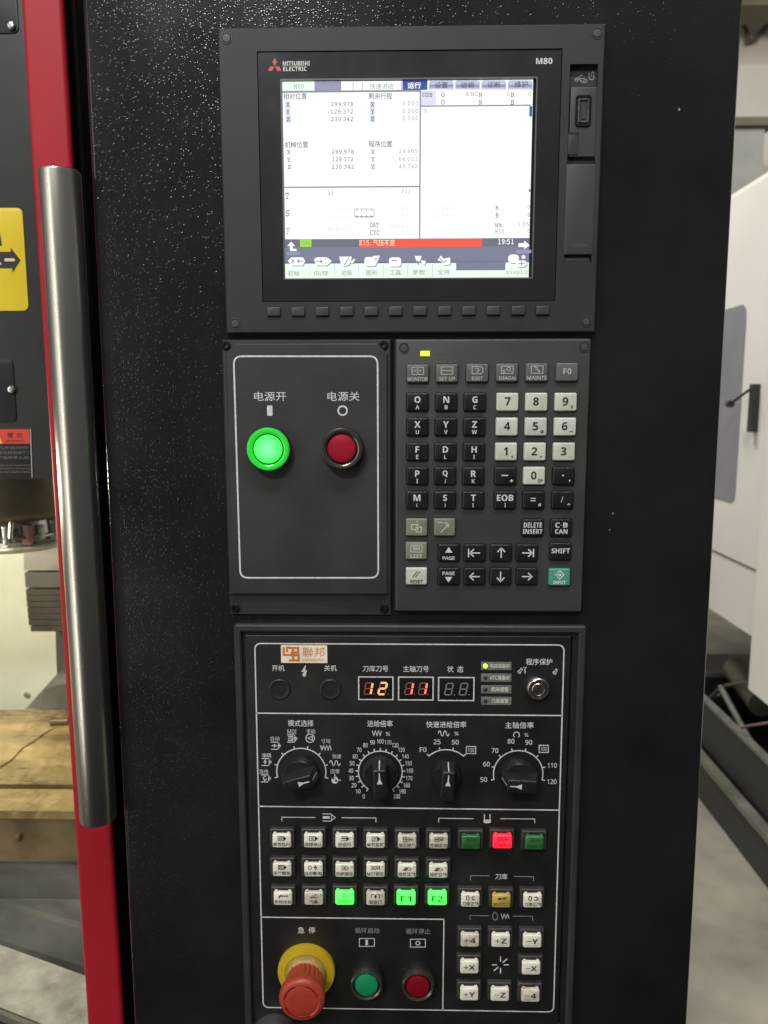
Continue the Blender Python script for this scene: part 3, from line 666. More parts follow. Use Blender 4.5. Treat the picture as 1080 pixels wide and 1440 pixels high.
def add_key(px, py, style, main=None, sub=None, icn=None, mainsz=8.5, subpos='below', wide=None, label=None):
    cx, cz = W(px, py, KH); s = .00058
    st = {'b': (key_black, white_ink), 'w': (key_white, dark_ink), 'g': (key_grey, fn_ink), 'o': (key_olive, key_white), 't': (key_teal, cap_ivory)}[style]
    wd, d = (.0168, .0136)
    wl = inst('key', kwell, kb, cx, HK, cz)
    inst('key_cap', key_me(wd, d, st[0], style), wl, cx, HK + .0003, cz)
    g = G(); h = HK + .0030
    if main and icn is None:
        if sub and subpos == 'below': textm(g, main, cx, cz + 3.2 * s, mainsz * s, None, h, .035); textm(g, sub, cx, cz - 7.0 * s, 5.6 * s, None, h, .02)
        elif sub and subpos == 'corner': textm(g, main, cx - 1 * s, cz + .8 * s, mainsz * s, None, h, .035); textm(g, sub, cx + 8.2 * s, cz - 6.5 * s, (4.5 if sub in '$@#*+' or len(sub) > 1 else 3.2) * s * (.25 if sub in '_' else 1), None, h, .02)
        elif sub and subpos == 'two': textm(g, main, cx, cz + 3.9 * s, 7 * s, 25 * s if len(main) > 4 else 17 * s, h, .03); textm(g, sub, cx, cz - 5 * s, 6.6 * s, 27 * s if len(sub) > 4 else 17 * s, h, .03)
        else: textm(g, main, cx, cz + 1 * s, mainsz * s, wide * s if wide else None, h, .035)
    if icn:
        if main:
            up2 = icn != 'pagedn'
            icon(g, icn, cx, cz + (3.6 if up2 else -3.6) * s, (5.2 if icn in ('pageup', 'pagedn', 'reset') else 6.0) * s, h, .0006)
            textm(g, main, cx, cz + (-7.2 if up2 else 4.6) * s, 5.0 * s, {'MONITOR': 27, 'MAINTE': 27, 'SET UP': 22, 'EDIT': 15, 'DIAGN': 22}.get(main, 17) * s, h, .02)
        else: icon(g, icn, cx, cz, 7 * s, h, .0010 if style == 'b' else .0007)
    if g.v: g.obj('legend', st[1], wl, smooth=False)
    if label: lab(wl, label)
    return wl
for x, y, t, ic_ in ((587.5, 525.3, 'MONITOR', 'monitor'), (628.6, 525, 'SET UP', 'setup'), (671.4, 524.5, 'EDIT', 'edit'), (713.3, 524, 'DIAGN', 'diagn'), (755.3, 523.6, 'MAINTE', 'mainte')):
    add_key(x, y, 'g', t, icn=ic_, label='grey function key reading ' + t)
add_key(797.8, 523.2, 'g', 'F0', mainsz=8, label='plain grey key reading F0')
R_ = [(565.3, [(587, 'b', 'O', 'A'), (627.5, 'b', 'N', 'B'), (667.8, 'b', 'G', 'C'), (713.9, 'w', '7', ''), (754.7, 'w', '8', ':'), (796.1, 'w', '9', '$')]),
      (600.2, [(587, 'b', 'X', 'U'), (627, 'b', 'Y', 'V'), (667.2, 'b', 'Z', 'W'), (713, 'w', '4', ''), (753.9, 'w', '5', '@'), (795, 'w', '6', '_')]),
      (635.4, [(586.8, 'b', 'F', 'E'), (626.4, 'b', 'D', 'L'), (666.7, 'b', 'H', 'I'), (712, 'w', '1', '<'), (752.5, 'w', '2', '>'), (793.6, 'w', '3', '\\')]),
      (669.4, [(586.7, 'b', 'P', 'I'), (626, 'b', 'Q', 'J'), (665.8, 'b', 'R', 'K'), (711, 'b', '−', '+'), (751.5, 'w', '0', 'SP'), (792.8, 'b', '·', ',')]),
      (703.3, [(586.4, 'b', 'M', '('), (625.8, 'b', 'S', ')'), (665.6, 'b', 'T', '['), (710.3, 'b', 'EOB', ']'), (750.6, 'b', '=', '#'), (791.4, 'b', '/', '*')])]
for y, ks in R_:
    for x, s_, a, b in ks:
        ms = {'−': 1.6, '·': 2.4, '=': 4.5, '/': 8}.get(a, 8.8 if s_ == 'b' else 11)
        add_key(x, y, s_, a, b, mainsz=ms, subpos='below' if (s_ == 'b' and a not in '−·=/') else 'corner', label=('black' if s_ == 'b' else 'ivory') + ' key reading ' + {'−': 'minus', '·': 'dot', '=': 'equals', '/': 'slash'}.get(a, a))
add_key(586, 741.8, 'o', icn='windows', label='olive key with two overlapping windows'); add_key(625.3, 741.8, 'o', icn='slash', label='olive key with a slanted arrow')
add_key(749.2, 742.3, 'b', 'DELETE', 'INSERT', subpos='two', label='black key reading DELETE INSERT'); add_key(789.4, 742.3, 'b', 'C·B', 'CAN', subpos='two', label='black key reading C B CAN')
add_key(585.6, 775, 'o', 'LIST', icn='list', label='olive key reading LIST')
add_key(631, 777.6, 'b', 'PAGE', icn='pageup', label='black page up key'); add_key(667.8, 777.6, 'b', icn='home'); add_key(704.8, 777.6, 'b', icn='up'); add_key(741.3, 777.6, 'b', icn='end'); add_key(788.5, 775.6, 'b', 'SHIFT', mainsz=7, wide=25, label='black key reading SHIFT')
add_key(585.8, 810.8, 'w', 'RESET', icn='reset', label='ivory key reading RESET')
add_key(630.8, 810.8, 'b', 'PAGE', icn='pagedn', label='black page down key'); add_key(667.5, 810.8, 'b', icn='left'); add_key(703.9, 810.8, 'b', icn='down'); add_key(741, 810.8, 'b', icn='right')
add_key(787, 812, 't', 'INPUT', icn='input', label='green key reading INPUT')
g = G(); cx, cz = W(597.8, 497.2, HK); g.rprism(cx, cz, .0074, .0040, .0005, HK, HK + .0008, .0002); lab(g.obj('indicator_light', led_green, kb), 'small lit yellow green lamp')
letter(kb, 'READY', 622, 497.8, 3.5, 25, HK, faint_ink)
plug2 = plug_me
for x, y in ((568, 489.5), (821.5, 487.5)): cx, cz = W(x, y, HK); inst('screw_plug', plug2, kb, cx, HK, cz)

# ---------------------------------------------------------------- operation panel
HO = .006; HI = .0045
op = thing('operation_panel', 'black operation panel with four rotary knobs, small square buttons and a red mushroom stop button', 'control panel', (W(575, 1170)[0], 0, W(575, 1170)[1]))
x0, x1, z0, z1 = quad(330, 823, 807, 343, 880, 1440, HO); z0 -= .012
ix0, ix1, iz0, iz1 = quad(346, 802, 787, 357, 895, 1436, HO)
g = G(); t_ = ix0 - x0
g.rframe((x0 + x1) / 2, (z0 + z1) / 2, x1 - x0, z1 - z0, .002, .006, 0, HO, .0012); g.obj('panel_frame', plastic2, op)
g = G(); g.rframe((x0 + x1) / 2, (z0 + z1) / 2, x1 - x0 - .011, z1 - z0 - .011, .001, .005, 0, .002, .0004); g.obj('frame_groove', plastic_dk, op)
g = G(); g.rprism((ix0 + ix1) / 2, (z0 + .004 + iz1) / 2, ix1 - ix0, iz1 - z0 - .004, .001, 0, HI, .0006); g.obj('panel_plate', film, op)
g = G(); g.stroke(rpoly((358.3, 904.8), (793.3, 907), (778.3, 1423), (370.2, 1416.5), .0055, HI), .00105, HI, closed=True); g.obj('border_line', white_ink, op, smooth=False)
sline(op, [(359.5, 1002.8), (790.5, 1006.2)], 1.9, HI); sline(op, [(362.5, 1133.8), (786.5, 1139.2)], 1.9, HI); sline(op, [(366.5, 1289.6), (625, 1292.8)], 1.9, HI); sline(op, [(624.3, 1292.8), (622.6, 1420.8)], 1.7, HI)
# sticker
a, b = W(395, 907, HI), W(460.4, 932.2, HI); g = G(); g.rprism((a[0] + b[0]) / 2, (a[1] + b[1]) / 2, b[0] - a[0], a[1] - b[1], .0004, HI, HI + .0004, 0); st = g.obj('name_sticker', sticker_w, op)
g = G(); hh = HI + .0004
for pts in ([(399, 910), (399, 921), (408.5, 921)], [(407, 910.5), (403.5, 910.5), (403.5, 917)], [(406, 911), (419, 911), (419, 917.5), (410, 917.5), (410, 921), (420, 921), (420, 928.5), (406, 928.5)], [(412, 911), (412, 928)]):
    g.stroke(spx(pts, hh), .0017, hh, t=.00008 + .00008 * len(g.f) / 3)
g.obj('printed_mark', sticker_o, st, smooth=False)
letter(st, '聯邦', 441, 917, 13.5, 31, hh, sticker_o, .03); letter(st, 'LIANBANG', 441, 928, 3.6, 31, hh, sticker_o, .0)
for s_, x, y, hp, wp in (('开机', 391.3, 939.5, 8.5, 17.5), ('关机', 464.7, 939.5, 8.5, 17.5), ('刀库刀号', 528, 940.3, 8.8, 36), ('主轴刀号', 584.9, 940.6, 8.8, 36), ('状', 633.3, 941, 8.8, 9), ('态', 647.3, 941, 8.8, 9), ('程序保护', 758.1, 930.6, 9.2, 37),
    ('模式选择', 422.8, 1017, 9.2, 36), ('进给倍率', 534.3, 1017.6, 9.2, 35.5), ('快速进给倍率', 627.5, 1018.8, 9.2, 56.5), ('主轴倍率', 730.4, 1019.8, 9.2, 40), ('急', 423.5, 1308, 9, 9.5), ('停', 438.5, 1308, 9, 9.5), ('循环启动', 516.4, 1308.5, 8, 34.5), ('循环停止', 588, 1309.6, 8, 34.5), ('刀库', 704.9, 1232.5, 8, 17)):
    letter(op, s_, x, y, hp, wp, HI, white_ink if y not in (1308.5, 1309.6) else grey_ink, .008)
g = G(); g.poly([W(x, y, HI) for x, y in ((429.5, 936.5), (424.5, 944), (428, 944), (425.5, 948.5), (429.5, 950.5))][::-1], HI); g.stroke(spx([(430, 936), (425, 944), (431, 943.5), (428, 951)], HI), .0009, HI, t=.0002); g.stroke(spx([(425.5, 948.5), (428, 951.5), (430.5, 948.5)], HI), .0007, HI, t=.0002); g.obj('lightning_symbol', white_ink, op, smooth=False)
g = G(); g.lathe(0, 0, [(.0092, 0), (.0088, .0009), (.0080, .0013), (.0066, .0009), (.005, .0008), (.0005, .0012)], 36); o = g.obj('t', film); blank = o.data; bpy.data.objects.remove(o)
for x, y in ((393.4, 969), (464.7, 969)): cx, cz = W(x, y, HI); lab(inst('blank_button', blank, op, cx, HI, cz), 'blank black button under the panel film')
# digit displays
SEG = {'a': ((-.42, 1), (.42, 1)), 'b': ((.5, .92), (.5, .08)), 'c': ((.5, -.08), (.5, -.92)), 'd': ((-.42, -1), (.42, -1)), 'e': ((-.5, -.08), (-.5, -.92)), 'f': ((-.5, .92), (-.5, .08)), 'g': ((-.42, 0), (.42, 0))}
for (xa, ya, xb, yb, digs, col) in ((504.4, 951.5, 552.6, 983.5, ((518, 967.8, 'bc'), (538, 967.8, 'abged')), seg_or), (560.5, 951.7, 608.9, 984, ((575, 968, 'bc'), (594.3, 968, 'bc')), seg_rd), (616.8, 952.2, 666, 984.8, ((631.3, 968.6, ''), (651.7, 968.6, '')), None)):
    cx, cz, ww, dd = pq(xa, ya, xb, yb, HI)
    g = G(); g.rprism(cx, cz, ww, dd, .0003, HI, HI + .0006, .0002); dsp = g.obj('digit_display', window_dk, op)
    g = G(); g.stroke([(cx - ww / 2, cz - dd / 2), (cx + ww / 2, cz - dd / 2), (cx + ww / 2, cz + dd / 2), (cx - ww / 2, cz + dd / 2)], .0010, HI + .0006, closed=True); g.obj('display_outline', white_ink, dsp, smooth=False)
    for (dx, dy, lit) in digs:
        ox, oz = W(dx, dy, HI); gl, gu = G(), G()
        for k, (p, q) in SEG.items():
            pts = [(ox + (a_ * .0056) + b_ * .0009, oz + b_ * .0050) for a_, b_ in (p, q)]
            (gl if k in lit else gu).stroke(pts, .00155 if k in lit else .0009, HI + .0006, t=.0002)
        gu.poly([(ox + .0042 + a_, oz - .0053 + b_) for a_, b_ in ((0, 0), (0, .0009), (.0009, .0009), (.0009, 0))], HI + .0006, .0002)
        gu.obj('unlit_segment', seg_warm if lit else seg_off, dsp, smooth=False)
        if lit: gl.obj('lit_segment', col, dsp, smooth=False)
for i, (ya, s_) in enumerate(((936.5, '机床准备好'), (953, 'ATC准备好'), (969.4, '机床报警'), (985.5, '刀库报警'))):
    cx, cz, ww, dd = pq(676.6, ya - 5.8, 719, ya + 5.8, HI); g = G(); g.rprism(cx, cz, ww, dd, .0003, HI, HI + .0003, .0001); pl = g.obj('label_plate', plate_grey, op)
    letter(pl, s_, 703, ya, 6.5, 28 if i < 2 else 24, HI + .0003, cap_ivory, 0)
    lx, lz = W(682.5, ya, HI + .0003); g = G(); r = .0021 if i == 0 else .0015; g.lathe(lx, lz, [(r, HI + .0003), (r, HI + .0009), (r * .7, HI + .0014), (.0002, HI + .0016)], 20); lab(g.obj('indicator_light', led_green if i == 0 else plastic_dk, pl), 'lit yellow green lamp' if i == 0 else 'unlit dark lamp')
# key switch
cx, cz = W(757.5, 970.3, HI + .006); g = G(); g.lathe(cx, cz, [(.0098, HI), (.0099, HI + .003), (.0090, HI + .0045), (.0082, HI + .0050), (.0064, HI + .0048), (.0060, HI + .0030)], 44, cap0=True); ks = g.obj('key_switch', chrome, op)
g = G(); g.lathe(cx, cz, [(.0058, HI + .002), (.0056, HI + .0055), (.0050, HI + .0060), (.0047, HI + .0054), (.0003, HI + .0054)], 36); g.obj('lock_cylinder', chrome, ks)
g = G(); c45 = math.radians(50); g.stroke([(cx - .0032 * math.cos(c45), cz - .0030 * math.sin(c45)), (cx + .0026 * math.cos(c45), cz + .0026 * math.sin(c45))], .0014, HI + .0056); g.obj('key_slot', plastic_dk, ks, smooth=False)
g = G()
for ox, oy in ((731.5, 943), (780.8, 944.2)):
    g.stroke(spx([(ox - 2.5, oy + 3), (ox + 1, oy - 3.5), (ox + 3.2, oy - 2), (ox - .3, oy + 4.2)], HI), .0006, HI, closed=True); g.stroke(spx([(ox - 2.5, oy - .5), (ox - 3.5, oy + 2)], HI), .0006, HI)
g.stroke(spx([(738, 938.5), (738.4, 947)], HI), .0009, HI); g.stroke(spx([(736, 938), (738, 940), (740.4, 938)], HI), .0007, HI)
g.obj('lock_symbol', white_ink, op, smooth=False)
# rotary selectors
def dial(cx_, cy_, r, a0, a1, n, rot, label, knob=1.0, gripw=.0108, skirt=.0152):
    x, z = W(cx_, cy_, HI); R = r * .5735e-3 * (D / .62)
    sx_, sz_ = SC(cx_, cy_, HI); R = r * (sx_ + sz_) / 2
    g = G(); N = 48
    g.stroke([(x + R * math.cos(math.radians(a0 + (a1 - a0) * i / N)), z + R * math.sin(math.radians(a0 + (a1 - a0) * i / N))) for i in range(N + 1)], .00095, HI)
    for i in range(n):
        a = math.radians(a0 + (a1 - a0) * i / (n - 1)); c_, s_ = math.cos(a), math.sin(a)
        g.stroke([(x + c_ * (R - .0004), z + s_ * (R - .0004)), (x + c_ * (R + .0026), z + s_ * (R + .0026))], .00095, HI, t=.0001)
    g.obj('dial_scale', white_ink, op, smooth=False)
    # knob
    g = G(); g.lathe(0, 0, [(skirt, HI), (skirt, HI + .0015), (skirt * .96, HI + .004), (skirt * .90, HI + .0075), (skirt * .84, HI + .0085), (.001, HI + .0088)], 56, cap0=True)
    b = g.obj('selector_knob', key_black, op, origin=(0, 0, 0)); b.location = Vector((x, 0, z)) - ORG[op.name]; ORG[b.name] = Vector((x, 0, z))
    c_, s_ = math.cos(math.radians(rot)), math.sin(math.radians(rot))
    bm = bmesh.new(); L, Wd = .0152, gripw / 2; h0, h1 = HI + .006, HI + .0225
    ring = lambda l, w_, h: [bm.verts.new((a * l, -h, b_ * w_)) for a, b_ in ((1, 1), (-1, 1), (-1, -1), (1, -1))]
    A = ring(L, Wd * 1.18, h0); B = ring(L * .80, Wd, h1)
    bm.faces.new(A[::-1]); bm.faces.new(B)
    for i in range(4): bm.faces.new((A[i], A[(i + 1) % 4], B[(i + 1) % 4], B[i]))
    bmesh.ops.recalc_face_normals(bm, faces=bm.faces)
    bmesh.ops.bevel(bm, geom=[e_ for e_ in bm.edges], offset=.0016, segments=3, affect='EDGES', profile=.6)
    bmesh.ops.rotate(bm, verts=bm.verts, cent=(0, 0, 0), matrix=Matrix.Rotation(-math.radians(rot), 3, 'Y'))
    me = bpy.data.meshes.new('grip'); bm.to_mesh(me); bm.free(); me.materials.append(key_black)
    me.polygons.foreach_set('use_smooth', [True] * len(me.polygons)); me.set_sharp_from_angle(angle=math.radians(50))
    link('grip', me, b, (x, 0, z))
    g = G(); T = lambda a, b_: (x + a * c_ - b_ * s_, z + a * s_ + b_ * c_)
    g.add([(T(.0005, .0023)[0], h1 + .0002, T(.0005, .0023)[1]), (T(.0005, -.0023)[0], h1 + .0002, T(.0005, -.0023)[1]), (T(.0045, -.0006)[0], h1 + .0002, T(.0045, -.0006)[1]),
           (T(.0100, -.0004)[0], h1 + .0002, T(.0100, -.0004)[1]), (T(.0100, .0004)[0], h1 + .0002, T(.0100, .0004)[1]), (T(.0045, .0006)[0], h1 + .0002, T(.0045, .0006)[1])], [(0, 1, 2, 3, 4, 5)])
    p1, p2 = T(.0124, .0004), T(.0124, -.0004); p3, p4 = T(.0148, -.0004), T(.0148, .0004)
    g.add([(p1[0], h1 - .0012, p1[1]), (p2[0], h1 - .0012, p2[1]), (p3[0], h0 + .003, p3[1]), (p4[0], h0 + .003, p4[1])], [(0, 1, 2, 3)])
    g.obj('pointer_mark', white_ink, b, smooth=False)
    lab(b, label)
dial(423.7, 1085.1, 33.6, 194, -14, 8, 16, 'black mode selector knob, leftmost, pointer turned to the right')
dial(534.8, 1085.4, 29.9, 236, -56, 21, 92, 'black feed override knob pointing up to 100')
dial(627.3, 1087.9, 34.6, 132.8, 47.2, 4, 86, 'black rapid override knob pointing up between 25 and 50', skirt=.0128)
dial(728.6, 1088.3, 33.7, 194, -14, 8, 177, 'black spindle override knob, rightmost, pointer turned to the left')
for i in range(21):
    g = G()
    a = math.radians(236 - 14.6 * i); rad = 41.5 + (1.5 if 6 < i < 14 else 0)
    text(g, str(i * 10), 534.8 + rad * math.cos(a), 1085.4 - rad * math.sin(a) + (0 if i else 0), 6.2, (3.4 if i == 0 else 6.6 if i < 10 else 9.2), HI, .01); g.obj('dial_number', white_ink, op, smooth=False)
for s_, x, y in (('F0', 595, 1054.2), ('25', 614.7, 1043.2), ('50', 640.3, 1043.6), ('50', 680.2, 1096.2), ('60', 684.1, 1074.5), ('70', 696, 1055.4), ('80', 718.6, 1042.4), ('90', 743.5, 1043.8), ('110', 776.5, 1076.2), ('120', 776.1, 1099.1)):
    g = G(); text(g, s_, x, y, 6.8, 3.1 + 3.3 * len(s_), HI, .01); g.obj('dial_number', white_ink, op, smooth=False)
for x, y in ((662.4, 1054.7), (764.6, 1053)):
    g = G(); text(g, '100', x, y, 6, 9, HI, .0); g.stroke(spx([(x - 6.5, y - 5), (x + 6.5, y - 5), (x + 6.5, y + 5), (x - 6.5, y + 5)], HI), .0007, HI, closed=True); g.obj('dial_number', white_ink, op, smooth=False)
for s_, x, y in (('%', 545.5, 1032), ('%', 642, 1031.5), ('%', 740.2, 1033.5)): letter(op, s_, x, y, 5.2, 6, HI, white_ink, .0)
for s_, x, y in (('自动', 386.8, 1038.5), ('MDI', 410.5, 1028.8), ('手轮', 437.5, 1028.5), ('寸动', 458, 1042), ('快速', 473.5, 1063.5), ('回零', 471.3, 1085), ('编辑', 375, 1062), ('连线', 371, 1085)):
    letter(op, s_, x, y, 6.2, 12.5, HI, white_ink, .0)
g = G()
def sp(pts, wd=.0007, closed=False): g.stroke(spx(pts, HI), wd, HI, closed)
def flush(name='printed_symbol', m=white_ink):
    global g
    g.obj(name, m, op, smooth=False); g = G()
def tagicon(x, y, inner=None):
    sp([(x - 7, y - 5), (x + 2.5, y - 5), (x + 6.5, y), (x + 2.5, y + 5), (x - 7, y + 5)], .0007)
    g.poly([W(a, b, HI) for a, b in ((x + 3, y - 4.6), (x + 6.3, y), (x + 3, y + 4.6))][::-1], HI)
    for q in inner or []: sp([(x + a, y + b) for a, b in q], .0008)
    flush()
tagicon(388, 1048.6, [[(-6, 0), (0, 0)], [(-2.5, -2), (0.5, 0), (-2.5, 2)]])
tagicon(375, 1071.5, [[(-2.5, 3), (-1, -.5), (-3.5, 0), (-1.5, -3.5)]]); tagicon(374, 1094.5, [[(-4, -2), (-2, 3), (1, 1)], [(-3, -3), (0, -3)]])
tagicon(411, 1038.5, [[(-6, -2.5), (1, -2.5), (1, 2.5), (-6, 2.5)], [(-5, 1), (-3, -1), (-1, 1)], [(-6, 0), (1, 0)]])
cxp, cyp = 436.2, 1038
sp([(cxp + 6 * math.cos(a * .449), cyp + 6 * math.sin(a * .449)) for a in range(14)], .0007, True); sp([(cxp - 3, cyp), (cxp + 3, cyp - 3), (cxp + 3, cyp + 3)], .0007, True); flush()
def zig(x, y, n, st_, am, wd=.0007): sp([(x + st_ * i, y + (am if i % 2 else -am)) for i in range(n)], wd); flush()
zig(450.5, 1051.5, 8, 2.2, 3.2); zig(523.5, 1031, 7, 2.2, 3.3)
def wav(x, y, w_, am): sp([(x + w_ * i / 24, y - am * max(-1, min(1, 1.5 * math.sin(i / 24 * 4 * math.pi)))) for i in range(25)], .0007); flush()
wav(463.5, 1073, 15, 3.3); wav(616.5, 1031.3, 15, 3.3)
sp([(726.3 + 4.2 * math.cos(a), 1033.5 - 4.2 * math.sin(a)) for a in [math.radians(-50 + 28 * i) for i in range(11)]], .0007); flush()
g.poly([W(471 + 5 * math.cos(a * .5), 1097 + 5 * math.sin(a * .5), HI) for a in range(12)], HI); sp([(475, 1097), (479, 1097)], .0008); sp([(471, 1091.5), (471, 1089)], .0008)
flush()
g = G(); x, z = W(470.5, 1096, HI)
for a_, b_ in ((-.0010, .0012), (.0012, -.0010)): g.lathe(x + a_, z + b_, [(.0009, HI), (.0009, HI + .0003)], 12)
g.obj('symbol_dot', film, op)
# brackets and symbols
g = G()
for pts in ([(396.3, 1154.6), (396.3, 1149.2), (443.5, 1149.5)], [(480.6, 1149.8), (528.7, 1150.2), (528.7, 1156)], [(616.9, 1156.5), (616.9, 1150.6), (665.7, 1151.2)], [(703.4, 1151.2), (751.9, 1151.6), (751.9, 1157.5)]): g.stroke(spx(pts, HI), .00075, HI); flush('printed_bracket')
g.stroke(spx([(453.5, 1144.5), (465, 1144.5), (471.5, 1149.5), (465, 1154.5), (453.5, 1154.5)], HI), .0007, HI); g.stroke(spx([(466, 1145.5), (466, 1153.5)], HI), .0006, HI)
g.poly([W(a, b, HI) for a, b in ((454, 1147.8), (463.5, 1147.8), (463.5, 1151.2), (454, 1151.2))][::-1], HI); flush()
g.stroke(spx([(681.2, 1144.8), (681.2, 1153)], HI), .0009, HI); g.stroke(spx([(689, 1144.8), (689, 1153)], HI), .0009, HI)
g.poly([W(a, b, HI) for a, b in ((680, 1152.5), (690.3, 1152.5), (690.3, 1156), (687.8, 1157.6), (682.5, 1157.6), (680, 1156))][::-1], HI); flush()
cx, cy = 703.8, 1356.7
for k in range(8):
    a = math.pi / 4 * k
    if k in (1, 5) or k % 2 == 0: g.stroke(spx([(cx + 4.5 * math.cos(a), cy - 4.5 * math.sin(a)), (cx + 12 * math.cos(a) * (1 if k % 2 == 0 else 1.1), cy - 12 * math.sin(a) * (1 if k % 2 == 0 else 1))], HI), .0010, HI)
flush('direction_symbol')
for x, y in ((515.9, 1325.2), (587.7, 1326.2)): g.stroke(spx([(x - 10.5, y - 5.5), (x + 10.5, y - 5.5), (x + 10.5, y + 5.5), (x - 10.5, y + 5.5)], HI), .00065, HI, closed=True); flush('symbol_frame')
g.poly([W(a, b, HI) for a, b in ((514, 1321.5), (517.5, 1321.5), (517.5, 1329), (514, 1329))][::-1], HI); flush()
xx, zz = W(587.7, 1326.2, HI); g.stroke([(xx + .0018 * math.cos(i * .45), zz + .0018 * math.sin(i * .45)) for i in range(14)], .0008, HI, closed=True)
flush()
g = G()
for pts in ([(661.7, 1238), (661.7, 1231.2), (688, 1231.6)], [(722.4, 1232.3), (750.3, 1232.9), (750.3, 1239)], [(661, 1293.3), (661, 1287.3), (687.3, 1287.8)], [(721, 1288.2), (748.9, 1288.4), (748.9, 1295)]): g.stroke(spx(pts, HI), .00075, HI); flush('printed_bracket', grey_ink)
sp([(692.5, 1288), (694, 1284), (695.5, 1282.5), (698, 1284), (700, 1287), (699.5, 1292), (696, 1294), (693.5, 1292)], .0009, True); flush('printed_symbol', grey_ink)
zig(704.5, 1288.4, 6, 2.3, 3)
# square push buttons
g = G()
g.rprism(0, 0, .0212, .0172, .0015, 0, .0040, .0009, taper=.0003); o = g.obj('t', key_frame); house = o.data; bpy.data.objects.remove(o)
g = G(); g.rprism(0, 0, .0176, .0138, .0012, 0, .0003, 0); o = g.obj('t', plastic_dk); bwell = o.data; bpy.data.objects.remove(o)
def cap_mesh(m, lit):
    g = G(); n = 5; w_, d_ = .0158, .0122
    R = []
    # cap top slopes forward: lower edge a little prouder, two small lugs on the upper edge
    for ins, hf in ((0, 0), (0, .6), (.0003, .85), (.0009, 1.0)):
        R.append([(x, .0030 * hf, z) for x, z in g.rr(0, 0, w_ - 2 * ins, d_ - 2 * ins, .0014, n)])
    g.rings(R, cap0=True)
    for s_ in (-1, 1): g.rprism(s_ * .0058, .0064, .0024, .0014, .0005, 0, .0024, .0004)
    o = g.obj('t', m); me = o.data; bpy.data.objects.remove(o); return me
caps = {}
HC = HI + .0043 + .0030
def sq_button(px, py, m, txt=None, icn=None, ink=dark_ink, big=None, num=None, label=None, sz=1.0):
    x, z = W(px, py, HC); b = inst('push_button', house, op, x, HI, z); inst('button_well', bwell, b, x, HI + .0040, z)
    if m.name not in caps: caps[m.name] = cap_mesh(m, False)
    inst('key_cap', caps[m.name], b, x, HI + .0043, z)
    g = G(); s = .00058
    if big: textm(g, big, x, z - .6 * s, (9.5 if len(big) > 1 and big[0] == 'F' else 8.2) * s, (16 if big[0] == 'F' else 17) * s, HC, .03)
    if txt: textm(g, txt, x, z - 5.6 * s, 6.2 * s, (6.4 * len(txt)) * s if txt != 'MST锁定' else 25 * s, HC, .016)
    if num: textm(g, num, x + 10.5 * s, z + 6 * s, 3 * s, None, HC, 0)
    S = lambda pts, w_=.0006, cl=False: g.stroke([(x + a * s, z + (b_ + 3.6) * s) for a, b_ in pts], w_, HC, closed=cl)
    Pg = lambda pts: g.poly([(x + a * s, z + (b_ + 3.6) * s) for a, b_ in pts][::-1], HC)
    if icn in ('tag', 'tag1', 'tag2', 'tag3', 'tag4'):
        S([(-5, 3.2), (3, 3.2), (3, -3.2), (-5, -3.2)], cl=(icn != 'tag3')); Pg([(3.4, 3.5), (7.5, 0), (3.4, -3.5)])
        if icn == 'tag': S([(-4, .8), (2, .8)], .0010); S([(-4, -1.2), (1, -1.2)])
        if icn == 'tag2': S([(-3, -2), (2, 2)]); S([(-3, 1), (-1, 2)])
        if icn == 'tag4': [S([(a, 2.8), (a, -2.8)], .0007) for a in (-3.5, -1.5, .5)]
        if icn == 'tag1': S([(-2.5, 0), (-1, 1.5), (1, 0), (-1, -1.5)], cl=True)
        if icn == 'tag3': S([(-5, .5), (2, .5)], .0012)
    if icn == 'lock': S([(-7, 2.5), (0, 2.5), (3, 0), (0, -2.5), (-7, -2.5)]); S([(-6, 0), (0, 0)], .0010); S([(3, -2), (6, 2)]); S([(1, 3), (6, 3), (6, -2)])
    if icn == 'spin': S([(-6, 3), (-2, 3), (-2, -3), (-6, -3)], cl=True); S([(-1, 2.5), (3, 2.5), (5, 0), (3, -2.5), (-1, -2.5)]); S([(-6, 0), (6, 0)]); S([(6, 2), (7.5, 0), (6, -2)])
    if icn == 'power': S([(-5 + 2.6 * math.cos(i * .57), 2.6 * math.sin(i * .57)) for i in range(11)], cl=True); S([(4.5, 4), (1.5, .2), (5, .4), (3, -4)], .0009)
    if icn == 'arrow': S([(-5, 3), (3, 3), (6, 0), (3, -3), (-5, -3)]); S([(-4, 0), (1, 0)], .0009); S([(0, 1.5), (2, 0), (0, -1.5)], .0007)
    if icn == 'chip': S([(-5, -3), (-1, 2)], .0011); S([(-2, -3), (2, 2)], .0011); S([(1, -2), (5, -3), (6, 0), (3, 1)]); S([(-6, -3), (0, -3)])
    if icn == 'tap': Pg([(-6, -1), (-5, 1.5), (0, 1.5), (0, -.6), (-4, -.6), (-4, -3), (-6, -3)]); S([(0, .5), (7, .5)], .0010); S([(-2, 1.5), (-2, 3)]); S([(7, 2), (7, -1)])
    if icn == 'curtain': S([(-6, -2.5), (6, -2.5)], .0009); S([(0, -1), (3, 3), (5, 1)]); S([(-4, 0), (0, 0)])
    if icn == 'lamp': S([(-2.5, -2), (2.5, -2), (2.5, .5), (0, 3), (-2.5, .5)], cl=True)
    if icn == 'door': S([(-6, -3), (-6, 3), (-2, 3)]); S([(6, -3), (6, 3), (2, 3)]); Pg([(-1.5, 1), (0, 3), (1.5, 1), (1.5, -1.5), (0, -3.4), (-1.5, -1.5)])
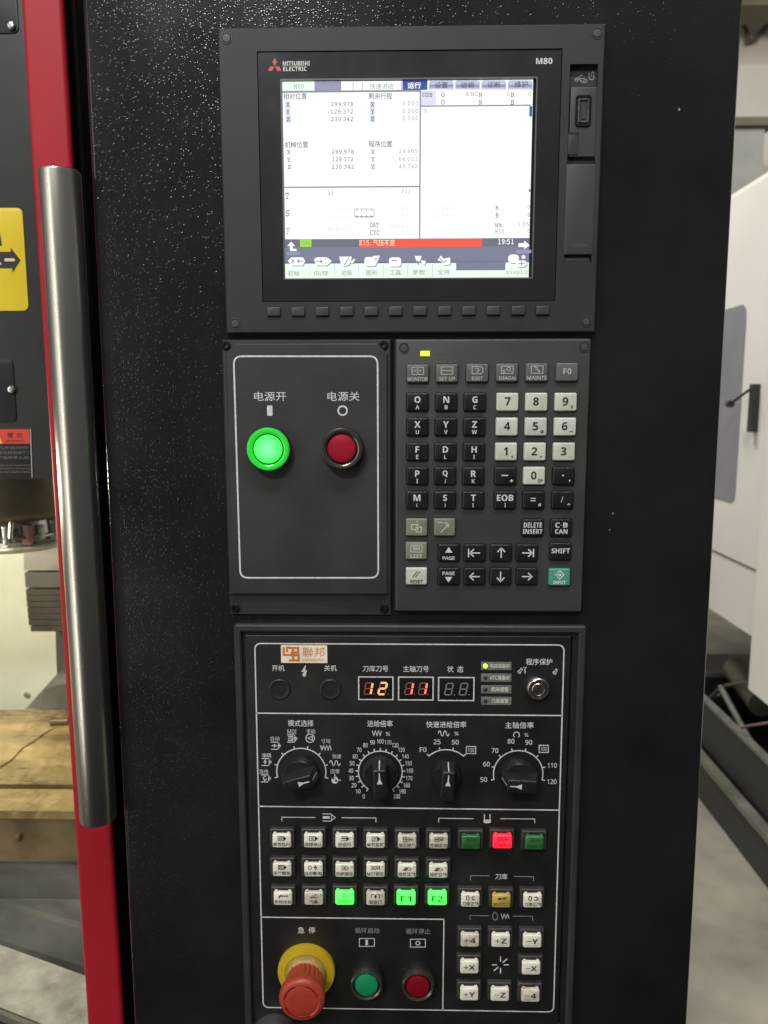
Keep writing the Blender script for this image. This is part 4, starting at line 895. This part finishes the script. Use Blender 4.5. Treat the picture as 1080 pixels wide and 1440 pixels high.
    if icn in ('mag', 'mag2'): S([(-4 + 2.2 * math.cos(i * .57), .2 + 3.6 * math.sin(i * .57)) for i in range(11)], .0008, True); S([(2, 2.4), (6, 2.4), (7.2, 0), (6, -2.2), (2, -2.2)] if icn == 'mag2' else [(6.5, 2.2), (3.2, 2.2), (2, 0), (3.2, -2.2), (6.5, -2.2)], .0008)
    if icn == 'mixer': Pg([(-6, -2), (-3, 2.2), (-1, 1), (-1, -2)]); S([(-6, 0), (7, 0)], .0011); S([(2, 1.5), (7, 1.5)])
    if g.v: g.obj('legend', ink, b, smooth=False)
    if label: lab(b, label)
    return b
r1 = [(395.9, 1182.4, cap_ivory, '单节执行', 'tag'), (440.3, 1182.4, cap_ivory, '选择停止', 'tag1'), (484.5, 1182.6, cap_ivory, '空运行', 'tag3'), (528, 1183, cap_ivory, '单节忽略', 'tag2'), (572.5, 1183.6, cap_dirty, '加工吹气', 'spin'), (616.9, 1183.8, cap_dirty, '主轴定向', 'lock')]
for x, y, m, t, i in r1: sq_button(x, y, m, t, i)
sq_button(662.3, 1184.4, cap_dkgreen, '主轴正转', 'spin', green_ink, label='dark green button, unlit, left of the red one')
sq_button(706.8, 1183.4, cap_red, '主轴停止', 'spin', red_ink, label='bright red lit button')
sq_button(751.8, 1185.2, cap_dkgreen, '主轴反转', 'spin', green_ink, label='dark green button, unlit, right of the red one')
for x, y, m, t, i, n_ in ((396.3, 1222.9, cap_ivory, '手轮模拟', 'tag4', '1'), (440.5, 1223.3, cap_ivory, '自动断电', 'power', '2'), (484.5, 1223.9, cap_ivory, '机械锁住', 'arrow', '3'), (528, 1223.9, cap_ivory, 'MST锁定', 'lock', '4'), (572.3, 1224.5, cap_ivory, '排屑正转', 'chip', '5'), (616.4, 1225.1, cap_ivory, '排屑反转', 'chip', '6')): sq_button(x, y, m, t, i, num=n_)
sq_button(397.5, 1263.6, cap_ivory, '手动冷却', 'tap', num='7'); sq_button(441, 1263.4, cap_dirty, '气幕', 'curtain', num='8')
sq_button(484.5, 1262.8, cap_green, '工作灯', 'lamp', green_ink, num='9', label='bright green lit work light button')
sq_button(528, 1263.8, cap_dirty, '安全门', 'door', num='0')
sq_button(571, 1263.4, cap_green, None, None, green_ink, big='F1', label='bright green lit button reading F1'); sq_button(615, 1263.4, cap_green, None, None, green_ink, big='F2', label='bright green lit button reading F2')
sq_button(661.5, 1266, cap_ivory, '刀库正转', 'mag'); sq_button(705.3, 1267, cap_amber, '松刀夹刀', 'mixer', brown_ink, label='amber yellow button'); sq_button(749.3, 1267, cap_ivory, '刀库反转', 'mag2')
for x, y, m, t in ((660.9, 1322.2, cap_dirty, '+4'), (704.4, 1322.8, cap_ivory, '+Z'), (748.7, 1323.4, cap_ivory, '−Y'), (660.2, 1360, cap_ivory, '+X'), (747.2, 1361.6, cap_ivory, '−X'), (660, 1398, cap_ivory, '+Y'), (703.2, 1398.8, cap_ivory, '−Z'), (746.1, 1400, cap_dirty, '−4')):
    sq_button(x, y, m, None, None, dark_ink, big=t, label='jog button reading ' + t.replace('−', 'minus ').replace('+', 'plus '))
# emergency stop
bx, bz = W(430.3, 1369.5, HI + .006)
ax, az = bx, bz
g = G(); g.lathe(bx, bz, [(.0250, HI), (.0254, HI + .0035), (.0248, HI + .0055), (.0190, HI + .0068), (.0182, HI + .0060)], 64, cap0=True); es = g.obj('emergency_stop_button', estop_yel, op)
lab(es, 'red mushroom stop button on a yellow ring')
g = G(); g.lathe(bx, bz, [(.0176, HI + .004), (.0174, HI + .010), (.0162, HI + .012), (.0155, HI + .0125)], 48); g.obj('inner_collar', estop_ins, es)
def mushroom():
    n = 96; prof = [(.0150, .010), (.0158, .0170), (.0166, .0240), (.0182, .0280), (.0192, .0305), (.0196, .0330), (.0192, .0352), (.0182, .0368), (.0165, .0378), (.0150, .0380), (.0141, .0374), (.0132, .0378), (.009, .0384), (.0006, .0386)]
    g = G(); R = []
    for k, (r, h) in enumerate(prof):
        row = []
        for i in range(n):
            a = 2 * math.pi * i / n; rr = r
            if k in (0, 1, 2, 3): rr *= 1 + .038 * math.cos(a * 24)
            row.append((bx + rr * math.cos(a), h + HI, bz + rr * math.sin(a)))
        R.append(row)
    g.rings(R, cap0=True); o = g.obj('mushroom_cap', estop_red, es); return o
mc = mushroom()
g = G()
for a0, a1 in ((20, 75), (110, 170), (200, 300)):
    pts = [(bx + .0145 * math.cos(math.radians(a0 + (a1 - a0) * i / 14)), bz + .0145 * math.sin(math.radians(a0 + (a1 - a0) * i / 14))) for i in range(15)]
    g.stroke(pts, .0010, HI + .0380)
g.obj('turn_arrow', red_lens2, es, smooth=False)
round_button(op, 'push_button', 515.2, 1387, HI, .0143, .0102, but_ring, green_lens, .014, 'green cycle start button, unlit')
round_button(op, 'push_button', 587.8, 1388.5, HI, .0143, .0102, but_ring, red_lens2, .014, 'dark red cycle stop button, unlit')
g = G(); a = W(383, 1440, .02); g.lathe(a[0], a[1] - .0235, [(.020, 0), (.020, .012), (.018, .016), (.001, .017)], 40); 
tag(g.obj('round_fitting', plastic), 'grey rounded top of a fitting just below the red mushroom button at the bottom edge', 'knob')

# ---------------------------------------------------------------- red sliding door with its bar handle, and the black post beside the cabinet
YD = .045
dr = thing('sliding_door', 'red painted door stile with a long steel bar handle, left of the cabinet', 'door', (aty(80, 700, YD).x, YD, -.7))
def vx(px0, px1, Y, z, y0=0, y1=1440):
    a = aty(px0, y0, Y); b = aty(px1, y1, Y); t = (z - a.z) / (b.z - a.z); return a.x + (b.x - a.x) * t
TZ, BZ = .65, -1.15
def vstrip(g, l0, l1, r0, r1, Y, depth, bev=.003):
    rows = []
    for z in (BZ, TZ):
        L = vx(l0, l1, Y, z); R_ = vx(r0, r1, Y, z); row = [(L, Y + depth, z)]
        for i in range(7): a = math.pi / 2 * i / 6; row.append((L + bev - bev * math.cos(a), Y + bev - bev * math.sin(a), z))
        for i in range(7): a = math.pi / 2 * i / 6; row.append((R_ - bev + bev * math.sin(a), Y + bev - bev * math.cos(a), z))
        row.append((R_, Y + depth, z)); rows.append(row)
    n = len(rows[0]); g.addw(rows[0] + rows[1], [(i, (i + 1) % n, n + (i + 1) % n, n + i) for i in range(n)] + [tuple(reversed(range(n))), tuple(range(n, 2 * n))])
g = G(); vstrip(g, 28.5, 122, 87, 173, YD, .0045, .004); g.obj('door_stile', red_paint, dr, fixn=True, smooth=False)
g = G(); vstrip(g, 34, 127, 80, 168, YD + .005, .03, .001); g.obj('stile_core', powder_flat, dr, fixn=True, smooth=False)
# handle tube
YH = -.008
ta = aty(84, 240, YH); tb = aty(138.5, 1152, YH); hx = (ta.x + tb.x) / 2; hr = .0152
g = G(); N = 48; rows = []
for z, r in ((tb.z, hr * .90), (tb.z + .001, hr * .985), (tb.z + .0025, hr), (ta.z - .0025, hr), (ta.z - .001, hr * .985), (ta.z, hr * .90)):
    t = (z - tb.z) / (ta.z - tb.z); xx = tb.x + (ta.x - tb.x) * t
    rows.append([(xx + r * math.cos(2 * math.pi * i / N), YH + r * math.sin(2 * math.pi * i / N), z) for i in range(N)])
vs = [p for r in rows for p in r]; fs = []
for k in range(len(rows) - 1):
    for i in range(N): fs.append((k * N + i, k * N + (i + 1) % N, (k + 1) * N + (i + 1) % N, (k + 1) * N + i))
fs += [tuple(reversed(range(N))), tuple((len(rows) - 1) * N + i for i in range(N))]
g.addw(vs, fs); hd = g.obj('bar_handle', steel, dr)
for z in (ta.z - .06, tb.z + .06):
    t = (z - tb.z) / (ta.z - tb.z); xx = tb.x + (ta.x - tb.x) * t
    g = G(); g.tube([(xx - .003, YH + .008, z), (xx - .024, YD + .003, z)], .006, 16); g.obj('standoff', steel, hd)
# black post between door and cabinet (further back), with a rounded rib
g = G(); vstrip(g, 60, 150, 190, 260, YD + .05, .05, .003)
post = tag(g.obj('machine_post', powder_flat, fixn=True, smooth=False), 'flat black machine post in the gap between red door and control cabinet', 'post')
g = G(); vstrip(g, 98, 176, 106, 182, YD + .028, .03, .0035); g.obj('rib', powder_flat, post, fixn=True, smooth=False)

# ---------------------------------------------------------------- machine interior at the left
YC = .24
zc = aty(30, 673, YC).z
sh = thing('spindle_head', 'black spindle head cover with a worn steel spindle and nozzle ring below', 'spindle head', (aty(0, 400, YC).x, YC, zc))
xr = aty(110, 400, YC).x + .05
g = G(); g.boxw((-1.1, YC, zc), (xr, YC + .22, .62)); g.obj('head_cover', powder_flat, sh, smooth=False)
for x1_, ya, yb in ((22.5, -60, 46), (20, 505, 594)):
    a = aty(x1_, ya, YC - .002); b = aty(x1_, yb, YC - .002); X = (a.x + b.x) / 2
    g = G(); g.rprism(X - .06, (a.z + b.z) / 2, .12, a.z - b.z, .006, -YC, -YC + .0012, .0004); g.obj('hatch_plate', powder_flat, sh)
for x, y in ((15, 35.5), (15, 547.5)):
    p = aty(x, y, YC - .004); g = G(); g.lathe(p.x, p.z, [(.0042, -YC + .002), (.0042, -YC + .0035), (.003, -YC + .0048), (.0014, -YC + .005), (.0010, -YC + .0042)], 20); g.obj('screw', bolt_m, sh)
# yellow crush-hazard sign
YS = YC - .0006
yq = [aty(*p, YS) for p in ((-60, 292), (31.5, 293), (40.5, 438.5), (-50, 436))]
X0, X1 = yq[0].x, (yq[1].x + yq[2].x) / 2; Z1, Z0 = (yq[0].z + yq[1].z) / 2, (yq[2].z + yq[3].z) / 2
g = G(); g.rprism((X0 + X1) / 2, (Z0 + Z1) / 2, X1 - X0, Z1 - Z0, .006, -YC, -YC + .0010, .0004); ys = g.obj('hazard_sign', yellow_m)
tag(ys, 'yellow hazard sign with a black arrow on the black spindle head cover', 'sign')
hsg = -YC + .0010
def sgn(pts): return [(aty(x, y, -hsg).x, aty(x, y, -hsg).z) for x, y in pts]
g = G(); g.poly(sgn([(-30, 354), (15, 354), (15, 348), (29, 366), (18, 384), (17, 377.5), (-30, 377.5)])[::-1], hsg)
g.poly(sgn([(-8, 325), (0, 327), (3, 346), (-8, 344)])[::-1], hsg); g.obj('arrow_print', sign_black, ys, smooth=False)
g = G(); g.poly([p for p in sgn([(6, 364), (8, 363.3), (20, 363.3), (21.5, 365.5), (20, 367.5), (7, 367.5)])][::-1], hsg, .0002)
g.poly(sgn([(-5, 360), (0, 360), (-2, 366), (3, 372), (-4, 372)])[::-1], hsg, .0002); g.obj('bar_print', M_('sign_pale', (.75, .62, .35), .4), ys, smooth=False)
# red and black warning notice
a = aty(44, 601, YS); b = aty(46, 674, YS); X1 = (a.x + b.x) / 2
g = G(); g.rprism(X1 - .05, (a.z + b.z) / 2, .10, a.z - b.z, .0015, -YC, -YC + .0008, .0003); wn = g.obj('warning_notice', sign_black)
tag(wn, 'small black warning notice with a red header strip, below the yellow sign', 'sign')
hsg = -YC + .0008
g = G(); g.poly(sgn([(-20, 603.5), (41, 603.5), (42.3, 624), (-20, 624)])[::-1], hsg); g.obj('red_header', signred_m, wn, smooth=False)
g = G(); g.poly(sgn([(-8, 624), (-2, 611), (4, 624)])[::-1], hsg, .0002); g.obj('hazard_triangle', sign_or, wn, smooth=False)
g = G(); g.stroke(sgn([(43, 603), (45.2, 672)]), .0012, hsg, t=.0002); g.obj('worn_edge', sign_edge, wn, smooth=False)
def sgtext(parent, s, x, y, hp, wp, m, bold=.0):
    p = aty(x, y, -hsg); q = aty(x + 1, y, -hsg); r = aty(x, y + 1, -hsg); g = G(); textm(g, s, p.x, p.z, hp * (p.z - r.z), wp * (q.x - p.x), hsg, bold, .0003); g.obj('lettering', m, parent, smooth=False)
sgtext(wn, '警 告', 21, 612, 7, 22, sign_black); sgtext(wn, 'WARNING', 21, 620, 3, 26, sign_black)
for k, (s_, y, w_) in enumerate((('机床运转时', 629.5, 44), ('请关好防护门', 636.5, 44), ('严禁伸手入内', 643.5, 44))): sgtext(wn, s_, 18, y, 4.6, w_, plate_grey)
for s_, y in (('Keep doors closed while', 654.5), ('the machine is running', 659), ('Do not reach inside', 663.5)): sgtext(wn, s_, 20, y, 2.6, 44, grey_ink)
# spindle
YP = .42; pc = aty(20, 700, YP)
def vlathe(g, cx, cy, prof, n=48):
    rows = [[(cx + r * math.cos(2 * math.pi * i / n), cy + r * math.sin(2 * math.pi * i / n), z) for i in range(n)] for r, z in prof]
    vs = [p for r in rows for p in r]; fs = []
    for k in range(len(rows) - 1):
        for i in range(n): fs.append((k * n + i, (k + 1) * n + i, (k + 1) * n + (i + 1) % n, k * n + (i + 1) % n))
    fs += [tuple(range(n)), tuple(reversed(range((len(rows) - 1) * n, len(rows) * n)))]
    g.addw(vs, fs)
zf = lambda y: aty(20, y, YP - .07).z
g = G(); vlathe(g, pc.x, YP, [(.088, zf(640)), (.088, zf(722)), (.084, zf(729)), (.072, zf(733)), (.068, zf(736))]); g.obj('spindle_nose', spindle_m, sh, fixn=True)
g = G(); vlathe(g, pc.x, YP, [(.050, zf(733)), (.060, zf(738)), (.061, zf(757)), (.064, zf(758)), (.064, zf(762)), (.058, zf(764)), (.055, zf(778)), (.03, zf(781))]); ring = g.obj('nozzle_ring', chrome, sh, fixn=True)
for k, (px, w_, d_, mm_) in enumerate(((-6, .010, .022, pink_noz), (9, .009, .026, bolt_m), (20, .007, .018, spindle_m), (33, .013, .027, pink_noz), (46, .009, .020, pale_noz), (56, .010, .029, pale_noz), (66, .007, .016, grey_cast), (75, .010, .024, pale_noz))):
    p = aty(px, 756 - abs(px - 25) * .12, YP - .060); q = max(0, .064 ** 2 - (p.x - pc.x) ** 2) ** .5; Yn = YP - q
    g = G(); g.rprism(p.x, p.z + .001, w_, d_, .003, -Yn - .004, -Yn + .003, .002); g.obj('nozzle', mm_, ring)
g = G(); vlathe(g, pc.x, YP, [(.0655, zf(757)), (.0668, zf(758)), (.0668, zf(760)), (.0655, zf(761))]); g.obj('ring_band', bolt_m, ring, fixn=True)
g = G(); vlathe(g, pc.x, YP, [(.0645, zf(773)), (.0660, zf(776)), (.060, zf(782)), (.03, zf(784))]); g.obj('ring_rim', pale_noz, ring, fixn=True)
p = aty(14, 742, YP - .066); g = G(); g.tube([(p.x, YP - .06, p.z + .012), (p.x, YP - .066, p.z - .014)], .003, 10); g.obj('nozzle_pin', bolt_m, ring)
# back wall, bellows, worktable
YB = .80
g = G(); g.boxw((-1.6, YB, -1.2), (-.22, YB + .02, .7)); tag(g.obj('inner_panel', inner_wall, smooth=False), 'pale greenish inner panel behind the spindle and worktable', 'panel')
pb = aty(37, 977, YB - .002); g = G(); g.lathe(pb.x, pb.z, [(.006, -YB), (.006, -YB + .003), (.004, -YB + .006), (.001, -YB + .0065)], 20); o = g.obj('panel_bolt', bolt_m); tag(o, 'round steel bolt head low on the pale inner panel', 'bolt')
YE = .72
bl = thing('way_cover', 'dark ribbed bellows cover hanging in front of the pale inner panel', 'cover', (aty(60, 830, YE).x, YE, aty(60, 890, YE).z))
xl = [34, 35, 36, 38, 40, 41]; ysb = [776, 803, 828]
g = G(); g.slab([aty(33.5, 772, YE), aty(33.5, 802, YE), aty(112, 802, YE), aty(112, 772, YE)], (0, .05, 0)); g.obj('cover_block', grey_cast, bl, fixn=True)
g = G(); g.slab([aty(34.5, 805, YE + .006), aty(36, 826, YE + .006), aty(112, 826, YE + .006), aty(112, 805, YE + .006)], (0, .04, 0)); g.obj('cover_block', bellow_m, bl, fixn=True)
for k in range(7):
    y = 829 + k * 8.6; l = 36 + k * .8 + (2 if k == 6 else 0)
    g = G(); g.slab([aty(l, y, YE), aty(l + .5, y + 7.4, YE + .003), aty(112, y + 7.4, YE + .003), aty(112, y, YE)], (0, .04, 0)); g.obj('rib', bellow_m, bl, fixn=True)
g = G(); g.slab([aty(78, 888, YB - .01), aty(80, 950, YB - .01), aty(112, 950, YB - .01), aty(110, 888, YB - .01)], (0, .008, 0)); g.obj('side_strip', bellow_m, bl, fixn=True)
g = G(); g.slab([aty(36, 997, YB - .03), aty(80, 948, YB - .03), aty(115, 948, YB - .03), aty(118, 997, YB - .03)], (0, .02, 0)); g.obj('corner_brace', guard_m, bl, fixn=True)
g = G(); g.slab([aty(56, 997, YB - .04), aty(62, 970, YB - .04), aty(84, 962, YB - .04), aty(118, 962, YB - .04), aty(118, 997, YB - .04)], (0, .008, 0)); g.obj('brace_face', grey_cast, bl, fixn=True)
ZT = -.50
yf = atz(50, 1139, ZT).y; ybk = atz(50, 998, ZT).y; ysl = atz(50, 1103, ZT).y; ysl2 = atz(50, 1108, ZT).y
wt = thing('worktable', 'oily golden brown machine worktable with a slot along its front', 'worktable', (-.6, (yf + ybk) / 2, ZT - .08))
zfb = aty(50, 1214, yf).z
g = G(); g.boxw((-1.3, ysl, zfb), (-.22, ybk, ZT)); g.obj('table_top', oil_m, wt, smooth=False)
g = G(); g.boxw((-1.3, yf, ZT - .012), (-.22, ysl2, ZT - .0015)); g.obj('front_lip', oil_m, wt, smooth=False)
g = G(); g.boxw((-1.3, yf + .004, zfb), (-.22, ysl - .0005, ZT - .0125)); g.obj('table_front', oil_dk, wt, smooth=False)
p = aty(25, 1178, yf); g = G(); g.lathe(p.x, p.z, [(.0046, -yf - .005), (.0046, -yf), (.003, -yf + .002), (.0005, -yf + .0022)], 6); g.obj('bolt_head', oil_dk, wt)
pts = [atz(x, y, ZT + .002) for x, y in ((-10, 1083), (14, 1067), (30, 1050), (48, 1041), (66, 1028), (84, 1019), (104, 1008))]
g = G(); g.tube([p + Vector((random.uniform(-.002, .002), random.uniform(-.003, .003), -.002)) for p in pts], .0024, 8); g.obj('rubber_lip', oil_m, wt)
p = atz(82, 1020, ZT); g = G(); g.tube([p + Vector((-.012, 0, .006)), p + Vector((.014, .004, .006))], .006, 12); g.obj('stud', oil_dk, wt)
# saddle and sloped guards under the table
zg = aty(50, 1264, yf + .02).z
g = G(); g.boxw((-1.3, yf + .02, zg), (-.2, ybk, zfb - .0005)); sd = g.obj('saddle', guard_m, smooth=False); tag(sd, 'grey metal saddle block directly under the worktable front', 'saddle')
zs = -.60
cg = [aty(-60, 1250, yf + .015), aty(125, 1262, yf + .015), atz(128, 1400, zs - .06), atz(-60, 1340, zs - .06)]
g = G(); g.slab([aty(-60, 1264, yf + .018), aty(130, 1266, yf + .018), aty(130, 1312, .245), aty(-60, 1258, .245)], (0, .002, -.004)); g.slab([aty(-60, 1257, .243), aty(130, 1311, .243), aty(135, 1400, .232), aty(-60, 1350, .232)], (0, .01, 0))
tag(g.obj('chip_guard', guard_m, fixn=True, smooth=False), 'folded grey sheet guard sloping down under the saddle', 'guard')
zsl = -.62
g = G(); g.slab([atz(-70, 1303, zsl), atz(150, 1383, zsl), atz(190, 1455, zsl), atz(98, 1455, zsl), atz(-70, 1389, zsl)], (0, 0, -.012)); sl = g.obj('door_sill', sill_m, fixn=True, smooth=False); tag(sl, 'pale speckled metal door sill at the bottom left corner', 'sill')
g = G(); g.slab([atz(-70, 1391, zsl + .004), atz(92, 1455, zsl + .004), atz(74, 1455, zsl + .004), atz(-70, 1399, zsl + .004)], (0, 0, -.02)); g.obj('sill_rail', grey_cast, sl, fixn=True, smooth=False)
g = G(); g.slab([atz(-70, 1402, zsl - .004), atz(66, 1455, zsl - .004), atz(-70, 1455, zsl - .004)], (0, 0, -.02)); g.obj('sill_step', powder_flat, sl, fixn=True, smooth=False)

# ---------------------------------------------------------------- white machine at the right
X1 = 1.0
nm = thing('white_machine', 'large white machine enclosure with a tinted window, right of the cabinet', 'machine', (X1, 1.6, FZ))
def fx(pts, X): return [atx(x, y, X) for x, y in pts]
ztop = atx(1060, 245, X1).z; zdb = atx(1035, 789, X1).z; zlb = atx(1040, 885, X1).z
yfar = 3.0; ynear = .2
ydoor = atx(1066, 800, X1).y
g = G(); g.boxw((X1 + .03, ynear, zdb), (2.4, yfar, ztop)); g.obj('enclosure', white_paint, nm, smooth=False)
g = G(); g.boxw((X1, ydoor, zdb + .002), (X1 + .028, yfar - .4, ztop - .03)); dw = g.obj('machine_door', white_paint, nm, smooth=False)
g = G(); g.boxw((X1 + .005, ynear, zlb), (2.4, yfar, zdb - .004)); g.obj('lower_body', white_paint, nm, smooth=False)
ycol = atx(1077, 600, X1 - .02).y
g = G(); zcb = atx(1072, 985, X1 - .02).z
g.boxw((X1 - .02, .3, zcb), (X1 + .25, ycol, ztop - .15)); g.obj('corner_column', white_paint, nm, smooth=False)
# tinted window
wy1 = atx(1050, 430, X1 - .002).y; wz1 = atx(1050, 427, X1).z; wz0 = atx(1050, 712, X1).z; cw = (wz0 + wz1) / 2
g = G(); pr = g.rr(0, 0, .45, wz1 - wz0, .03); g.slab([(X1 - .003, wy1 + .225 + a, cw + b) for a, b in pr], (.004, 0, 0)); wn_ = g.obj('tinted_window', win_m, dw, fixn=True, smooth=False)
# latch handle and rod
a = atx(1057, 540, X1 - .02); b = atx(1057, 608, X1 - .02)
g = G(); g.boxw((X1 - .02, a.y - .012, b.z), (X1, a.y + .012, a.z)); hb = g.obj('door_latch', black_metal, dw, smooth=False)
g = G(); g.tube([atx(1054, 548, X1 - .02), atx(1027, 568, X1 - .05)], .004, 8); g.obj('latch_rod', black_metal, hb)
p = atx(1026, 568, X1 - .05); g = G(); g.tube([p + Vector((0, .008, 0)), p - Vector((0, .012, 0))], .010, 12); g.obj('rod_knob', black_metal, hb)
# floor tank beside it
zt0 = atx(1030, 1122, X1).z; zt1 = atx(1030, 1040, X1).z
tk = thing('coolant_tank', 'low black coolant tank on the floor under the white machine', 'tank', (X1 + .2, 1.6, FZ))
g = G(); g.boxw((X1, .2, FZ + .002), (2.2, 2.9, zt0)); g.obj('tank_body', black_metal, tk, smooth=False)
g = G(); g.boxw((X1 - .012, .2, zt0 + .0005), (X1 + .02, 2.9, zt0 + .018)); g.obj('tank_rim', grey_cast, tk, smooth=False)
g = G(); g.boxw((X1 + .03, .2, zt0 + .001), (X1 + .045, 2.45, zt1)); g.obj('splash_panel', black_metal, tk, smooth=False)
g = G(); g.boxw((X1 + .025, .2, zt1 + .0005), (X1 + .05, 2.45, zt1 + .010)); g.obj('panel_rim', hose_m, tk, smooth=False)
yq_ = atz(1030, 952, zt1 - .02).y
g = G(); g.boxw((X1 + .05, yq_, FZ + .01), (2.4, yq_ + .04, zt1 - .02)); g.obj('back_panel', black_metal, tk, smooth=False)
g = G(); g.boxw((X1 + .05, yq_ - .003, zt1 - .0195), (2.4, yq_ + .05, zt1 - .005)); g.obj('back_rim', hose_m, tk, smooth=False)
XH = X1 + .12
def hose(name, pts, X, r, m, label, cat='hose'):
    g = G(); P = [atx(x, y, X) for x, y in pts]; g.tube(P, r, 10); tag(g.obj(name, m), label, cat)
hose('metal_pipe', [(1013, 966), (1024, 986), (1040, 1016), (1056, 1044), (1070, 1072)], XH - .02, .010, hose_m, 'grey metal pipe leaning diagonally across the black coolant tank', 'pipe')
hose('hose', [(994, 992), (1000, 980), (1010, 971), (1022, 964), (1040, 961), (1060, 960), (1085, 959)], XH, .006, hose_m, 'thin grey hose arching over the black coolant tank')
hose('cable', [(985, 1044), (1000, 1040), (1020, 1034), (1038, 1025), (1052, 1021), (1085, 1016)], XH - .045, .004, pink_m, 'thin pinkish cable lying across the grey pipe over the tank', 'cable')
hose('pipe_stub', [(998, 985), (1004, 981), (1011, 977)], XH + .03, .006, pink_m, 'short pinkish pipe stub at the left of the black tank', 'pipe')
g = G(); p = atx(1073, 990, XH + .05); g.tube([p, p + Vector((.02, .25, .03))], .045, 20); tag(g.obj('pump_body', grey_cast), 'round grey pump body half hidden by the white machine corner', 'pump')
